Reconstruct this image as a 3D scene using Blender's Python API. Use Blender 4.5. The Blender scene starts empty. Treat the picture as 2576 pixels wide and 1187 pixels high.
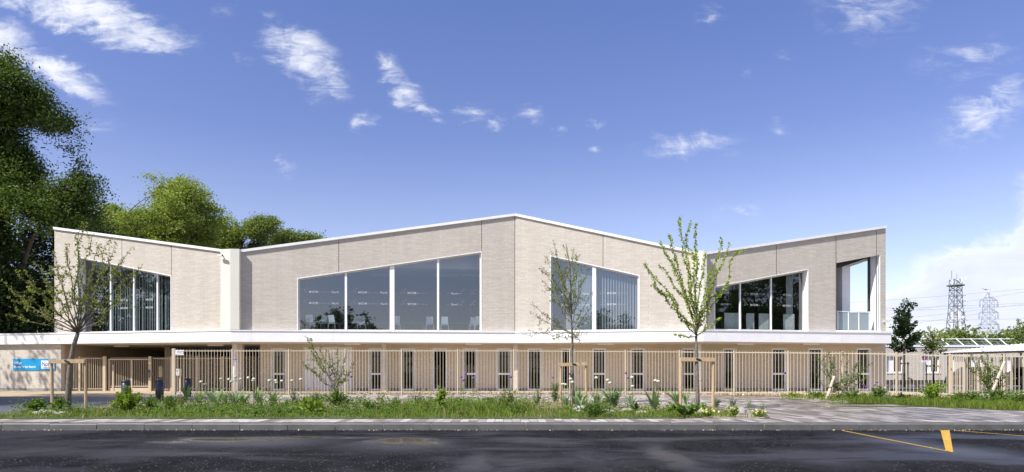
import bpy, bmesh, math, random
import numpy as np
from mathutils import Vector, Matrix
from mathutils.geometry import tessellate_polygon
R = math.radians
C = bpy.context.scene.collection
sc = bpy.context.scene
# ------------------------------------------------------------------ camera
F, CX, HY, EYE = 1717.33, 1288.0, 935.0, 1.28      # focal length and principal point of the photograph (2576 px wide), eye height
cam = bpy.data.cameras.new("camera")
camo = bpy.data.objects.new("camera", cam); C.objects.link(camo)
camo.location = (0, 0, EYE); camo.rotation_euler = (R(90), 0, 0)
cam.sensor_fit = 'HORIZONTAL'; cam.sensor_width = 36; cam.lens = 24
cam.shift_y = (HY - 593.5) / 2576.0
cam.clip_start = 0.1; cam.clip_end = 6000
sc.camera = camo
# ------------------------------------------------------------------ light
SUN_AZ, SUN_EL = 54.0, 46.5                        # degrees left of the facade normal, elevation
S = Vector((-math.sin(R(SUN_AZ)) * math.cos(R(SUN_EL)), -math.cos(R(SUN_AZ)) * math.cos(R(SUN_EL)), math.sin(R(SUN_EL))))
sun = bpy.data.lights.new("sun", 'SUN'); sun.energy = 4.4; sun.angle = R(0.5); sun.color = (1, 0.96, 0.89)
suno = bpy.data.objects.new("sun", sun); C.objects.link(suno)
suno.rotation_euler = (-S).to_track_quat('-Z', 'Y').to_euler()
sc.view_settings.view_transform = 'Standard'; sc.view_settings.look = 'None'
sc.view_settings.gamma = 1.0; sc.view_settings.exposure = 0.62
SKY_STRENGTH = 0.115
world = bpy.data.worlds.new("World"); sc.world = world; world.use_nodes = True
sc.cycles.max_bounces = 8; sc.cycles.transparent_max_bounces = 24; sc.cycles.caustics_reflective = False
sc.cycles.use_adaptive_sampling = True; sc.cycles.adaptive_threshold = 0.015
try: sc.cycles.use_denoising = True
except Exception: pass

def nodes_of(nt):
    nt.nodes.clear()
    return nt.nodes, nt.links
class NB:                                            # small node-tree builder
    def __init__(s, nt): s.nt = nt; s.n, s.l = nodes_of(nt)
    def new(s, t, **kw):
        n = s.n.new(t)
        for k, v in kw.items(): setattr(n, k, v)
        return n
    def link(s, a, b): s.l.new(a, b)
    def inp(s, n, i, v):
        if hasattr(v, 'is_linked') or isinstance(v, bpy.types.NodeSocket): s.l.new(v, n.inputs[i])
        else: n.inputs[i].default_value = v
    def math(s, op, a, b=0.0, c=None, clamp=False):
        n = s.new('ShaderNodeMath', operation=op); n.use_clamp = clamp
        s.inp(n, 0, a); s.inp(n, 1, b)
        if c is not None: s.inp(n, 2, c)
        return n.outputs[0]
    def vmath(s, op, a, b=(0, 0, 0)):
        n = s.new('ShaderNodeVectorMath', operation=op); s.inp(n, 0, a); s.inp(n, 1, b)
        return n.outputs['Value'] if op in ('LENGTH', 'DOT_PRODUCT') else n.outputs[0]
    def mix(s, f, a, b, mode='MIX'):
        n = s.new('ShaderNodeMix', data_type='RGBA', blend_type=mode)
        s.inp(n, 0, f); s.inp(n, 6, a); s.inp(n, 7, b)
        return n.outputs[2]
    def ramp(s, f, stops):
        n = s.new('ShaderNodeValToRGB'); e = n.color_ramp.elements
        while len(e) < len(stops): e.new(0.5)
        for k, (p, c) in enumerate(stops):
            e[k].position = p; e[k].color = c if len(c) == 4 else (*c, 1)
        s.inp(n, 0, f)
        return n.outputs[0]
    def mapr(s, v, a, b, c=0.0, d=1.0, smooth=False):
        n = s.new('ShaderNodeMapRange'); n.clamp = True
        if smooth: n.interpolation_type = 'SMOOTHSTEP'
        s.inp(n, 0, v); s.inp(n, 1, a); s.inp(n, 2, b); s.inp(n, 3, c); s.inp(n, 4, d)
        return n.outputs[0]
    def noise(s, vec, scale, detail=4, rough=0.55, dist=0.0):
        n = s.new('ShaderNodeTexNoise'); n.inputs['Scale'].default_value = scale
        n.inputs['Detail'].default_value = detail; n.inputs['Roughness'].default_value = rough; n.inputs['Distortion'].default_value = dist
        if vec is not None: s.l.new(vec, n.inputs['Vector'])
        return n
    def mapping(s, vec, loc=(0, 0, 0), rot=(0, 0, 0), scale=(1, 1, 1), t='POINT'):
        n = s.new('ShaderNodeMapping', vector_type=t); s.l.new(vec, n.inputs[0])
        n.inputs[1].default_value = loc; n.inputs[2].default_value = rot; n.inputs[3].default_value = scale
        return n.outputs[0]

def build_world():
    b = NB(world.node_tree)
    out = b.new('ShaderNodeOutputWorld'); bg = b.new('ShaderNodeBackground')
    sky = b.new('ShaderNodeTexSky'); sky.sky_type = 'NISHITA'; sky.sun_disc = False
    sky.sun_elevation = R(SUN_EL); sky.sun_rotation = math.atan2(S.x, S.y)
    sky.altitude = 0; sky.air_density = 1.0; sky.dust_density = 0.3; sky.ozone_density = 2.2
    tc = b.new('ShaderNodeTexCoord'); d = tc.outputs['Generated']
    sep = b.new('ShaderNodeSeparateXYZ'); b.link(d, sep.inputs[0])
    ys = b.math('MAXIMUM', b.math('ABSOLUTE', sep.outputs[1]), 0.05)
    front = b.math('GREATER_THAN', sep.outputs[1], 0.0)
    cmb = b.new('ShaderNodeCombineXYZ')
    b.link(b.math('DIVIDE', sep.outputs[0], ys), cmb.inputs[0]); b.link(b.math('DIVIDE', sep.outputs[2], ys), cmb.inputs[1])
    p0 = cmb.outputs[0]
    st = b.mapping(p0, rot=(0, 0, R(22)), scale=(1.0, 2.2, 1.0))
    n1 = b.noise(st, 5.5, 8, 0.62, 0.6)
    n2 = b.noise(p0, 22.0, 6, 0.65, 0.9)
    w1 = b.vmath('MULTIPLY', b.vmath('SUBTRACT', n1.outputs['Color'], (0.5, 0.5, 0.5)), (0.10, 0.09, 0))
    w2 = b.vmath('MULTIPLY', b.vmath('SUBTRACT', n2.outputs['Color'], (0.5, 0.5, 0.5)), (0.035, 0.03, 0))
    p = b.vmath('ADD', p0, b.vmath('ADD', w1, w2))
    wisps = [  # direction (as photograph px), radii, tilt, strength
        (245, 48, 215, 44, 17, 1.15), (130, 165, 165, 34, 24, 1.0), (5, 95, 75, 45, 10, 1.0), (10, 235, 90, 70, 15, 0.9),
        (765, 158, 100, 62, 40, 0.88), (830, 205, 60, 35, 30, 0.7), (690, 55, 60, 22, 60, 0.32), (610, 135, 40, 18, 35, 0.35),
        (1010, 225, 62, 38, 50, 0.95), (1065, 278, 50, 18, 25, 0.75), (905, 312, 50, 22, -20, 0.6), (1190, 278, 58, 20, -8, 0.5),
        (1255, 292, 26, 22, -30, 0.55), (1335, 286, 34, 24, 20, 0.42), (1392, 318, 24, 20, 0, 0.42), (1490, 308, 26, 14, 10, 0.42),
        (1740, 372, 120, 32, -6, 0.58), (710, 425, 34, 18, -20, 0.42), (1795, 45, 44, 22, 0, 0.38), (1950, 140, 36, 42, -30, 0.38),
        (1860, 180, 22, 30, -20, 0.3), (1970, 322, 26, 18, 0, 0.38), (2490, 262, 130, 60, -28, 0.6), (2440, 150, 130, 55, -12, 0.4),
        (2200, 20, 130, 90, 0, 0.42), (235, 305, 70, 40, 10, 0.35), (1850, 535, 70, 10, -4, 0.4), (570, 30, 30, 34, 20, 0.3), (1515, 372, 18, 12, 0, 0.4)]
    acc = None
    for cx, cy, rx, ry, a, k in wisps:
        m = b.mapping(p, ((cx - CX) / F, (HY - cy) / F, 0), (0, 0, R(-a)), (rx * 1.5 / F, ry * 1.55 / F, 1), 'TEXTURE')
        v = b.mapr(b.vmath('LENGTH', m), 1.0, 0.0, 0.0, k)
        acc = v if acc is None else b.math('MAXIMUM', acc, v)
    n3 = b.noise(b.mapping(p0, rot=(0, 0, R(28)), scale=(1.0, 3.2, 1.0)), 16.0, 9, 0.68, 0.8)
    v = b.math('ADD', acc, b.math('ADD', b.math('MULTIPLY', b.math('SUBTRACT', n1.outputs[0], 0.5), 1.1), b.math('ADD', b.math('MULTIPLY', b.math('SUBTRACT', n3.outputs[0], 0.5), 1.7), b.math('MULTIPLY', b.math('SUBTRACT', n2.outputs[0], 0.5), 0.9))))
    wis = b.math('MULTIPLY', b.mapr(v, 0.02, 1.15, 0.0, 0.86, smooth=True), b.mapr(acc, 0.0, 0.5, smooth=True))
    bank = None                                     # the big bank low on the right
    for cx, cy, rx, ry, k in [(2560, 745, 330, 190, 1.0), (2640, 660, 190, 130, 1.0), (2420, 800, 300, 110, 1.0), (2900, 600, 400, 320, 1.0), (2250, 850, 150, 70, 0.7),
                              (-400, 700, 500, 260, 0.8)]:
        m = b.mapping(p, ((cx - CX) / F, (HY - cy) / F, 0), (0, 0, 0), (rx / F, ry / F, 1), 'TEXTURE')
        v = b.mapr(b.vmath('LENGTH', m), 1.0, 0.0, 0.0, k)
        bank = v if bank is None else b.math('MAXIMUM', bank, v)
    bank = b.mapr(b.math('ADD', bank, b.math('MULTIPLY', b.math('SUBTRACT', n2.outputs[0], 0.5), 0.12)), 0.02, 0.30, 0.0, 0.82, smooth=True)
    back = b.mapr(b.noise(b.mapping(d, scale=(1, 1, 2.5)), 2.2, 6, 0.6).outputs[0], 0.44, 0.74, 0.10, 0.65)
    dens = b.math('ADD', b.math('MULTIPLY', b.math('MAXIMUM', wis, bank), front), b.math('MULTIPLY', back, b.math('SUBTRACT', 1.0, front)))
    el = b.math('MAXIMUM', sep.outputs[2], 0.0)
    skyc = b.mix(1.0, sky.outputs[0], b.ramp(el, [(0.0, (1.15, 1.0, 1.05)), (0.22, (1.02, 0.85, 0.96)), (0.32, (0.82, 0.73, 0.94)), (0.5, (0.75, 0.73, 1.0))]), 'MULTIPLY')
    # clouds are sunlit: brightest at their upper edges, slightly lavender inside the bank
    inside = b.mapr(b.math('ADD', b.math('MULTIPLY', bank, 0.8), b.math('MULTIPLY', n1.outputs[0], 0.9)), 0.8, 1.35)
    cc = b.mix(inside, (6.2, 6.3, 6.6, 1), (3.9, 4.15, 5.3, 1))
    col = b.mix(b.math('MINIMUM', dens, 1.0), skyc, cc)
    b.link(col, bg.inputs[0]); bg.inputs[1].default_value = SKY_STRENGTH
    b.link(bg.outputs[0], out.inputs[0])
build_world()

# ------------------------------------------------------------------ materials
def hx(h):                                           # '#rrggbb' -> linear
    c = [int(h[i:i + 2], 16) / 255 for i in (1, 3, 5)]
    return tuple(((x + .055) / 1.055) ** 2.4 if x > .04045 else x / 12.92 for x in c) + (1,)
def mk(name):
    m = bpy.data.materials.new(name); m.use_nodes = True
    b = NB(m.node_tree)
    out = b.new('ShaderNodeOutputMaterial'); p = b.new('ShaderNodeBsdfPrincipled')
    b.link(p.outputs[0], out.inputs[0])
    return m, b, p, out
def plain(name, col, rough=0.6, metal=0.0, var=0.12, scale=6.0, bump=0.0, bscale=60.0, spec=0.5):
    m, b, p, out = mk(name)
    tc = b.new('ShaderNodeTexCoord').outputs['Object']
    n = b.noise(tc, scale, 5, 0.6)
    c = col if len(col) == 4 else (*col, 1)
    lo = tuple(x * (1 - var) for x in c[:3]); hi = tuple(min(1, x * (1 + var)) for x in c[:3])
    b.link(b.ramp(n.outputs[0], [(0.3, lo), (0.7, hi)]), p.inputs['Base Color'])
    p.inputs['Roughness'].default_value = rough; p.inputs['Metallic'].default_value = metal
    p.inputs['Specular IOR Level'].default_value = spec
    if bump:
        bp = b.new('ShaderNodeBump'); bp.inputs['Strength'].default_value = 1; bp.inputs['Distance'].default_value = bump
        b.link(b.noise(tc, bscale, 4).outputs[0], bp.inputs['Height']); b.link(bp.outputs[0], p.inputs['Normal'])
    return m
def brick_mat(name, tones, bw=0.46, bh=0.056, bump=0.012):
    m, b, p, out = mk(name)
    uv = b.new('ShaderNodeUVMap').outputs[0]
    wob = b.noise(uv, 1.6, 3); v = b.vmath('ADD', uv, b.vmath('MULTIPLY', b.vmath('SUBTRACT', wob.outputs['Color'], (.5, .5, .5)), (0.01, 0.012, 0)))
    t = b.new('ShaderNodeTexBrick'); t.offset = 0.37; t.offset_frequency = 2; t.squash = 0.62; t.squash_frequency = 3
    b.link(v, t.inputs['Vector'])
    t.inputs['Color1'].default_value = (0, 0, 0, 1); t.inputs['Color2'].default_value = (1, 1, 1, 1); t.inputs['Mortar'].default_value = (0.2, 0.2, 0.2, 1)
    t.inputs['Scale'].default_value = 1; t.inputs['Mortar Size'].default_value = 0.007; t.inputs['Mortar Smooth'].default_value = 0.2
    t.inputs['Brick Width'].default_value = bw; t.inputs['Row Height'].default_value = bh
    big = b.noise(b.mapping(uv, scale=(1, 2.5, 1)), 0.9, 5, 0.65)
    fine = b.noise(uv, 45, 4, 0.7)
    f = b.math('ADD', b.math('MULTIPLY', t.outputs['Color'], 0.55), b.math('ADD', b.math('MULTIPLY', big.outputs[0], 0.28), b.math('MULTIPLY', fine.outputs[0], 0.14)), clamp=True)
    c = b.ramp(f, [(i / (len(tones) - 1) * 0.9 + 0.05, x) for i, x in enumerate(tones)])
    stk = b.noise(b.mapping(uv, scale=(2.2, 0.16, 1)), 1.0, 5, 0.7); bat = b.noise(uv, 0.22, 3)
    c = b.mix(1.0, c, b.ramp(b.math('ADD', b.math('MULTIPLY', stk.outputs[0], 0.6), b.math('MULTIPLY', bat.outputs[0], 0.4)), [(0.34, (0.90, 0.885, 0.87)), (0.62, (1.03, 1.03, 1.03))]), 'MULTIPLY')
    c = b.mix(t.outputs['Fac'], c, tuple(x * 0.72 for x in tones[1][:3]) + (1,))
    b.link(c, p.inputs['Base Color']); p.inputs['Roughness'].default_value = 0.9; p.inputs['Specular IOR Level'].default_value = 0.25
    h = b.math('MULTIPLY', b.math('ADD', b.math('MULTIPLY', t.outputs['Color'], 0.6), b.math('ADD', b.math('MULTIPLY', fine.outputs[0], 0.35), 0.35)), b.math('SUBTRACT', 1.0, t.outputs['Fac']))
    bp = b.new('ShaderNodeBump'); bp.inputs['Strength'].default_value = 0.8; bp.inputs['Distance'].default_value = bump
    b.link(h, bp.inputs['Height']); b.link(bp.outputs[0], p.inputs['Normal'])
    return m
def leaf_mat(name, dark, light, trans=0.35, rough=0.5):
    m, b, p, out = mk(name)
    g = b.new('ShaderNodeNewGeometry').outputs['Random Per Island']
    tc = b.new('ShaderNodeTexCoord').outputs['Object']
    n = b.noise(tc, 0.8, 3)
    f = b.math('ADD', b.math('MULTIPLY', g, 0.65), b.math('MULTIPLY', n.outputs[0], 0.5), clamp=True)
    c = b.ramp(f, [(0.15, dark), (0.85, light)])
    b.link(c, p.inputs['Base Color']); p.inputs['Roughness'].default_value = rough; p.inputs['Specular IOR Level'].default_value = 0.16
    tr = b.new('ShaderNodeBsdfTranslucent'); b.link(b.mix(1.0, c, (1.25, 1.3, 0.55, 1), 'MULTIPLY'), tr.inputs[0])
    ms = b.new('ShaderNodeMixShader'); ms.inputs[0].default_value = trans
    b.link(p.outputs[0], ms.inputs[1]); b.link(tr.outputs[0], ms.inputs[2]); b.link(ms.outputs[0], out.inputs[0])
    return m
def glass_mat(name, refl, tint, gl=(0.9, 0.95, 1.0)):
    m, b, p, out = mk(name); b.n.remove(p)
    g = b.new('ShaderNodeBsdfGlossy'); g.inputs['Color'].default_value = (*gl, 1); g.inputs['Roughness'].default_value = 0.0
    tc = b.new('ShaderNodeTexCoord').outputs['Object']
    bp = b.new('ShaderNodeBump'); bp.inputs['Strength'].default_value = 0.25; bp.inputs['Distance'].default_value = 0.004
    b.link(b.noise(tc, 0.7, 2).outputs[0], bp.inputs['Height']); b.link(bp.outputs[0], g.inputs['Normal'])
    t = b.new('ShaderNodeBsdfTransparent'); t.inputs[0].default_value = (*tint, 1)
    lw = b.new('ShaderNodeLayerWeight'); lw.inputs[0].default_value = 0.3
    ms = b.new('ShaderNodeMixShader'); b.link(b.math('ADD', b.math('MULTIPLY', lw.outputs['Fresnel'], 0.35), refl, clamp=True), ms.inputs[0])
    b.link(t.outputs[0], ms.inputs[1]); b.link(g.outputs[0], ms.inputs[2]); b.link(ms.outputs[0], out.inputs[0])
    return m
def asphalt_mat():
    m, b, p, out = mk("wet_asphalt")
    tc = b.new('ShaderNodeTexCoord').outputs['Object']
    st = b.noise(tc, 34, 5, 0.8); mott = b.noise(b.mapping(tc, scale=(1, 0.4, 1)), 2.6, 6, 0.7); ag = b.new('ShaderNodeTexVoronoi'); ag.inputs['Scale'].default_value = 150; b.link(tc, ag.inputs['Vector'])
    patch = b.noise(b.mapping(tc, rot=(0, 0, R(-22)), scale=(0.6, 1.25, 1)), 0.42, 5, 0.55, 0.5)
    wp = b.vmath('ADD', tc, b.vmath('MULTIPLY', b.vmath('SUBTRACT', b.noise(tc, 1.1, 4).outputs['Color'], (.5, .5, .5)), (0.9, 0.45, 0)))
    pud = None
    for cx, cy, rx, ry, k in PUDDLES:
        mm = b.mapping(wp, (cx, cy, 0), (0, 0, 0), (rx, ry, 1), 'TEXTURE')
        mm = b.vmath('MULTIPLY', mm, (1, 1, 0))
        v = b.mapr(b.vmath('LENGTH', mm), 1.0, 0.0, 0.0, k)
        pud = v if pud is None else b.math('MAXIMUM', pud, v)
    pud = b.mapr(pud, 0.06, 0.62, smooth=True)
    sheen = None
    for cx, cy, rx, ry, k in WETS:
        mm = b.vmath('MULTIPLY', b.mapping(wp, (cx, cy, 0), (0, 0, 0), (rx, ry, 1), 'TEXTURE'), (1, 1, 0))
        v = b.mapr(b.vmath('LENGTH', mm), 1.0, 0.0, 0.0, k); sheen = v if sheen is None else b.math('MAXIMUM', sheen, v)
    wet = b.math('MAXIMUM', b.math('MULTIPLY', b.mapr(patch.outputs[0], 0.46, 0.62, smooth=True), 0.8), b.math('MAXIMUM', b.mapr(sheen, 0.0, 0.8, smooth=True), pud))
    base = b.ramp(b.math('ADD', b.math('MULTIPLY', st.outputs[0], 0.5), b.math('MULTIPLY', ag.outputs['Distance'], 0.55)), [(0.25, (0.0045, 0.0043, 0.005)), (0.55, (0.0125, 0.0122, 0.0138)), (0.82, (0.07, 0.071, 0.077))])
    base = b.mix(1.0, base, b.ramp(mott.outputs[0], [(0.3, (0.6, 0.6, 0.62)), (0.7, (1.45, 1.42, 1.4))]), 'MULTIPLY')
    damp = b.mix(wet, base, b.mix(0.65, base, (0.026, 0.021, 0.0175, 1)))
    vv = b.new('ShaderNodeTexVoronoi'); vv.inputs['Scale'].default_value = 42; b.link(b.mapping(tc, scale=(1, .5, 1)), vv.inputs['Vector']); cs = b.new('ShaderNodeSeparateXYZ'); b.link(vv.outputs['Color'], cs.inputs[0])
    spk = b.math('MULTIPLY', b.math('GREATER_THAN', cs.outputs[0], 0.945), b.math('LESS_THAN', vv.outputs['Distance'], 0.34))
    col = b.mix(b.math('MULTIPLY', spk, b.math('SUBTRACT', 0.6, b.math('MULTIPLY', wet, 0.5))), damp, (0.34, 0.35, 0.38, 1))
    b.link(col, p.inputs['Base Color'])
    b.link(b.math('SUBTRACT', b.mapr(wet, 0, 1, 0.85, 0.30), b.math('MULTIPLY', pud, 0.27)), p.inputs['Roughness'])
    b.link(b.math('ADD', b.math('MULTIPLY', b.mapr(wet, 0, 1, 0.012, 0.40), b.math('SUBTRACT', 1.0, pud)), 0.008), p.inputs['Specular IOR Level'])
    bp = b.new('ShaderNodeBump'); bp.inputs['Distance'].default_value = 0.006
    b.link(b.mapr(pud, 0, 1, 0.75, 0.015), bp.inputs['Strength'])
    b.link(b.math('ADD', st.outputs[0], b.math('MULTIPLY', ag.outputs['Distance'], 0.8)), bp.inputs['Height']); b.link(bp.outputs[0], p.inputs['Normal'])
    return m
def paver_mat():
    m, b, p, out = mk("paving_blocks")
    tc = b.new('ShaderNodeTexCoord').outputs['Object']
    v = b.mapping(tc, rot=(0, 0, R(90)))
    t = b.new('ShaderNodeTexBrick'); t.offset = 0.5; t.offset_frequency = 2; b.link(v, t.inputs['Vector'])
    t.inputs['Color1'].default_value = (0, 0, 0, 1); t.inputs['Color2'].default_value = (1, 1, 1, 1); t.inputs['Mortar'].default_value = (0.3, 0.3, 0.3, 1)
    t.inputs['Scale'].default_value = 1; t.inputs['Mortar Size'].default_value = 0.006; t.inputs['Brick Width'].default_value = 0.8; t.inputs['Row Height'].default_value = 0.2
    fine = b.noise(tc, 60, 4, 0.7); big = b.noise(tc, 0.5, 4)
    c = b.ramp(t.outputs['Color'], [(0.0, (0.15, 0.12, 0.10)), (0.3, (0.25, 0.21, 0.18)), (0.5, (0.38, 0.345, 0.31)), (0.75, (0.54, 0.51, 0.47)), (1.0, (0.66, 0.635, 0.60))])
    c = b.mix(0.16, c, b.ramp(fine.outputs[0], [(0.3, (0.18, 0.16, 0.14)), (0.7, (0.55, 0.52, 0.48))]), 'MIX')
    c = b.mix(1.0, b.mix(t.outputs['Fac'], c, (0.14, 0.12, 0.10, 1)), (0.86, 0.84, 0.82, 1), 'MULTIPLY')
    patch = b.noise(b.mapping(tc, rot=(0, 0, R(14)), scale=(0.35, 1.3, 1)), 0.42, 5, 0.6, 0.4)
    sep = b.new('ShaderNodeSeparateXYZ'); b.link(tc, sep.inputs[0])
    right = b.mapr(sep.outputs[0], 4.0, 11.0)         # the plaza by the crossing is still wet from rain
    wet = b.math('MULTIPLY', b.mapr(patch.outputs[0], 0.38, 0.53, smooth=True), right)
    pud = b.math('MULTIPLY', b.mapr(patch.outputs[0], 0.545, 0.60, smooth=True), right)
    c = b.mix(wet, c, b.mix(1.0, c, (0.60, 0.55, 0.51, 1), 'MULTIPLY'))
    b.link(c, p.inputs['Base Color'])
    b.link(b.math('SUBTRACT', b.mapr(wet, 0, 1, 0.8, 0.32), b.math('MULTIPLY', pud, 0.28)), p.inputs['Roughness'])
    bp = b.new('ShaderNodeBump'); bp.inputs['Distance'].default_value = 0.004
    b.link(b.mapr(pud, 0, 1, 0.6, 0.02), bp.inputs['Strength'])
    b.link(b.math('SUBTRACT', fine.outputs[0], b.math('MULTIPLY', t.outputs['Fac'], 2.0)), bp.inputs['Height']); b.link(bp.outputs[0], p.inputs['Normal'])
    return m
def soil_mat(name, a, c2, scale=9):
    m, b, p, out = mk(name)
    tc = b.new('ShaderNodeTexCoord').outputs['Object']
    n = b.noise(tc, scale, 8, 0.7); n2 = b.noise(tc, 0.6, 4)
    b.link(b.ramp(b.math('ADD', b.math('MULTIPLY', n.outputs[0], 0.6), b.math('MULTIPLY', n2.outputs[0], 0.4)), [(0.35, a), (0.65, c2)]), p.inputs['Base Color'])
    p.inputs['Roughness'].default_value = 0.95
    bp = b.new('ShaderNodeBump'); bp.inputs['Distance'].default_value = 0.02; b.link(n.outputs[0], bp.inputs['Height']); b.link(bp.outputs[0], p.inputs['Normal'])
    return m
def wood_mat(name, a, c2):
    m, b, p, out = mk(name)
    tc = b.new('ShaderNodeTexCoord').outputs['Object']
    n = b.noise(b.mapping(tc, scale=(18, 18, 1.2)), 1.6, 6, 0.65, 1.0)
    b.link(b.ramp(n.outputs[0], [(0.3, a), (0.7, c2)]), p.inputs['Base Color']); p.inputs['Roughness'].default_value = 0.8
    return m

def gx(px, Y): return (px - CX) * Y / F               # photograph column at depth Y -> world x
def gz(py, Y): return EYE + (HY - py) * Y / F
def gy(py, z=0.14): return (EYE - z) * F / (py - HY)  # depth of ground seen at a photograph row
def gp(px, py, z=0.14):
    Y = gy(py, z); return (gx(px, Y), Y)

def ell(L):
    out = []
    for px, py, wpx, hpx, k in L:
        Y = gy(py, 0); out.append((gx(px, Y), Y, wpx * Y / F, abs(gy(py - hpx, 0) - gy(py + hpx, 0)) / 2 + 0.05, k))
    return out
PUDDLES = ell([(1010, 1108, 150, 13, 1.0), (1080, 1114, 110, 9, 0.8), (760, 1101, 330, 5, 0.85), (560, 1105, 190, 8, 0.9), (420, 1112, 100, 5, 0.8)])
WETS = ell([(1010, 1118, 260, 26, 1.0), (640, 1112, 420, 22, 0.9), (60, 1135, 190, 24, 0.8), (1190, 1165, 90, 50, 0.9), (1690, 1150, 90, 60, 0.9), (1480, 1150, 90, 50, 0.6), (2250, 1110, 180, 36, 0.8), (2400, 1135, 240, 44, 0.9), (2080, 1160, 200, 26, 0.6)])

M = {}
M['brick'] = brick_mat("pale_brick", [(0.53, 0.465, 0.395), (0.585, 0.53, 0.465), (0.625, 0.58, 0.51), (0.675, 0.635, 0.57), (0.635, 0.58, 0.51)])
M['brick_low'] = brick_mat("buff_brick", [(0.58, 0.485, 0.37), (0.655, 0.56, 0.445), (0.68, 0.595, 0.485), (0.71, 0.635, 0.53)], 0.5, 0.062, 0.008)
M['white'] = plain("white_coated_panel", (0.83, 0.83, 0.85), 0.45, 0, 0.045, 1.7)
M['coping'] = plain("white_coping", (0.80, 0.81, 0.82), 0.4, 0, 0.08, 1.6)
M['cream'] = plain("cream_cladding", (0.70, 0.68, 0.60), 0.4, 0, 0.03, 0.7)
M['soffit'] = plain("soffit_paint", (0.74, 0.67, 0.59), 0.8, 0, 0.05, 0.6)
M['alu'] = plain("pale_aluminium", (0.88, 0.89, 0.91), 0.4, 0.0, 0.04, 3)
M['frame'] = plain("window_frame_metal", (0.62, 0.60, 0.55), 0.4, 0.0, 0.04, 3)
M['joint'] = plain("dark_joint", (0.05, 0.045, 0.04), 0.9)
M['glass'] = glass_mat("facade_glass", 0.17, (0.66, 0.70, 0.74), (0.84, 0.88, 0.95))
M['glass_d'] = glass_mat("dark_facade_glass", 0.12, (0.70, 0.74, 0.74))
M['glass_dark'] = glass_mat("dark_glass", 0.03, (0.45, 0.47, 0.47))
M['frost'] = plain("frosted_glass", (0.30, 0.36, 0.38), 0.25, 0, 0.03, 1)
M['interior'] = plain("interior_paint", (0.36, 0.37, 0.39), 0.8)
M['ceiling'] = plain("interior_ceiling", (0.34, 0.36, 0.40), 0.8)
M['floor'] = plain("interior_floor", (0.16, 0.16, 0.17), 0.4)
M['dark_and_shade'] = plain("dark_and_shade", (0.05, 0.05, 0.055), 0.8)  # near-black; shade of rooms, passage and terrace is put into this colour
M['concrete'] = plain("concrete", (0.60, 0.55, 0.50), 0.85, 0, 0.12, 4, 0.003, 40)
M['plinth'] = plain("grey_plinth", (0.24, 0.23, 0.23), 0.85, 0, 0.15, 5)
M['fence'] = plain("beige_powder_coat", (0.56, 0.475, 0.355), 0.5, 0, 0.04, 2)
M['navy'] = plain("navy_paint", (0.018, 0.024, 0.040), 0.35, 0, 0.1, 4)
M['stake'] = wood_mat("stake_wood", (0.34, 0.23, 0.12), (0.55, 0.41, 0.25))
M['pale_wood'] = wood_mat("pale_log", (0.40, 0.33, 0.24), (0.62, 0.55, 0.44))
M['shade_wood'] = wood_mat("shaded_stake_wood", (0.05, 0.038, 0.03), (0.10, 0.08, 0.06))  # stake wood with its shade put into the colour
M['bark'] = plain("grey_bark", (0.15, 0.13, 0.10), 0.9, 0, 0.55, 14, 0.01, 30)
M['bark_dark'] = plain("dark_bark", (0.075, 0.06, 0.045), 0.9, 0, 0.4, 5, 0.02, 12)
M['twig'] = plain("twig_bark", (0.13, 0.105, 0.07), 0.85, 0, 0.3, 10)
M['rubber'] = plain("black_rubber", (0.012, 0.012, 0.012), 0.7)
M['blue_sign'] = plain("sign_blue", (0.0, 0.27, 0.55), 0.35, 0, 0.02, 2)
M['white_ink'] = plain("white_lettering", (0.82, 0.83, 0.84), 0.5, 0, 0.01)
M['blue_ink'] = plain("blue_lettering", (0.02, 0.10, 0.28), 0.5, 0, 0.02)
M['dark_ink'] = plain("dark_lettering", (0.03, 0.03, 0.035), 0.5)
M['orange_ink'] = plain("orange_ink", (0.65, 0.22, 0.03), 0.5)
M['red_ink'] = plain("traffic_red", (0.55, 0.03, 0.04), 0.4)
M['traffic_blue'] = plain("traffic_blue", (0.02, 0.10, 0.45), 0.4)
M['chair'] = plain("pale_plastic", (0.80, 0.86, 0.86), 0.5)
M['screen'] = plain("desk_screen_fabric", (0.80, 0.84, 0.82), 0.8)
M['blind'] = plain("blind_fabric", (0.52, 0.56, 0.57), 0.8, 0, 0.05, 2)
M['blind_green'] = plain("green_grey_blind", (0.42, 0.48, 0.46), 0.8, 0, 0.08, 2)
def film_mat():
    m, b, p, out = mk("window_film"); p.inputs['Base Color'].default_value = (0.8, 0.82, 0.85, 1); p.inputs['Roughness'].default_value = 0.6
    t = b.new('ShaderNodeBsdfTransparent'); ms = b.new('ShaderNodeMixShader'); ms.inputs[0].default_value = 0.42
    b.link(t.outputs[0], ms.inputs[1]); b.link(p.outputs[0], ms.inputs[2]); b.link(ms.outputs[0], out.inputs[0]); return m
M['film'] = film_mat()
M['kerb'] = plain("kerb_concrete", (0.092, 0.092, 0.088), 0.55, 0, 0.22, 3.5, 0.002, 60)
M['mortar'] = plain("kerb_mortar", (0.36, 0.33, 0.26), 0.9)
M['road'] = asphalt_mat()
M['pavers'] = paver_mat()
M['drive'] = plain("grey_drive", (0.10, 0.105, 0.115), 0.6, 0, 0.25, 3, 0.003, 90)
M['sand'] = soil_mat("beige_resin_paving", (0.38, 0.29, 0.18), (0.50, 0.40, 0.27), 14)
M['soil'] = soil_mat("dry_soil", (0.20, 0.165, 0.125), (0.40, 0.34, 0.27))
M['lawn'] = soil_mat("lawn_ground", (0.04, 0.06, 0.015), (0.10, 0.13, 0.04))
M['mulch'] = soil_mat("mulch_ground", (0.34, 0.27, 0.19), (0.62, 0.53, 0.41), 22)
M['chip'] = leaf_mat("wood_chip", (0.28, 0.18, 0.10), (0.68, 0.55, 0.40), 0.0, 0.9)
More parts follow.
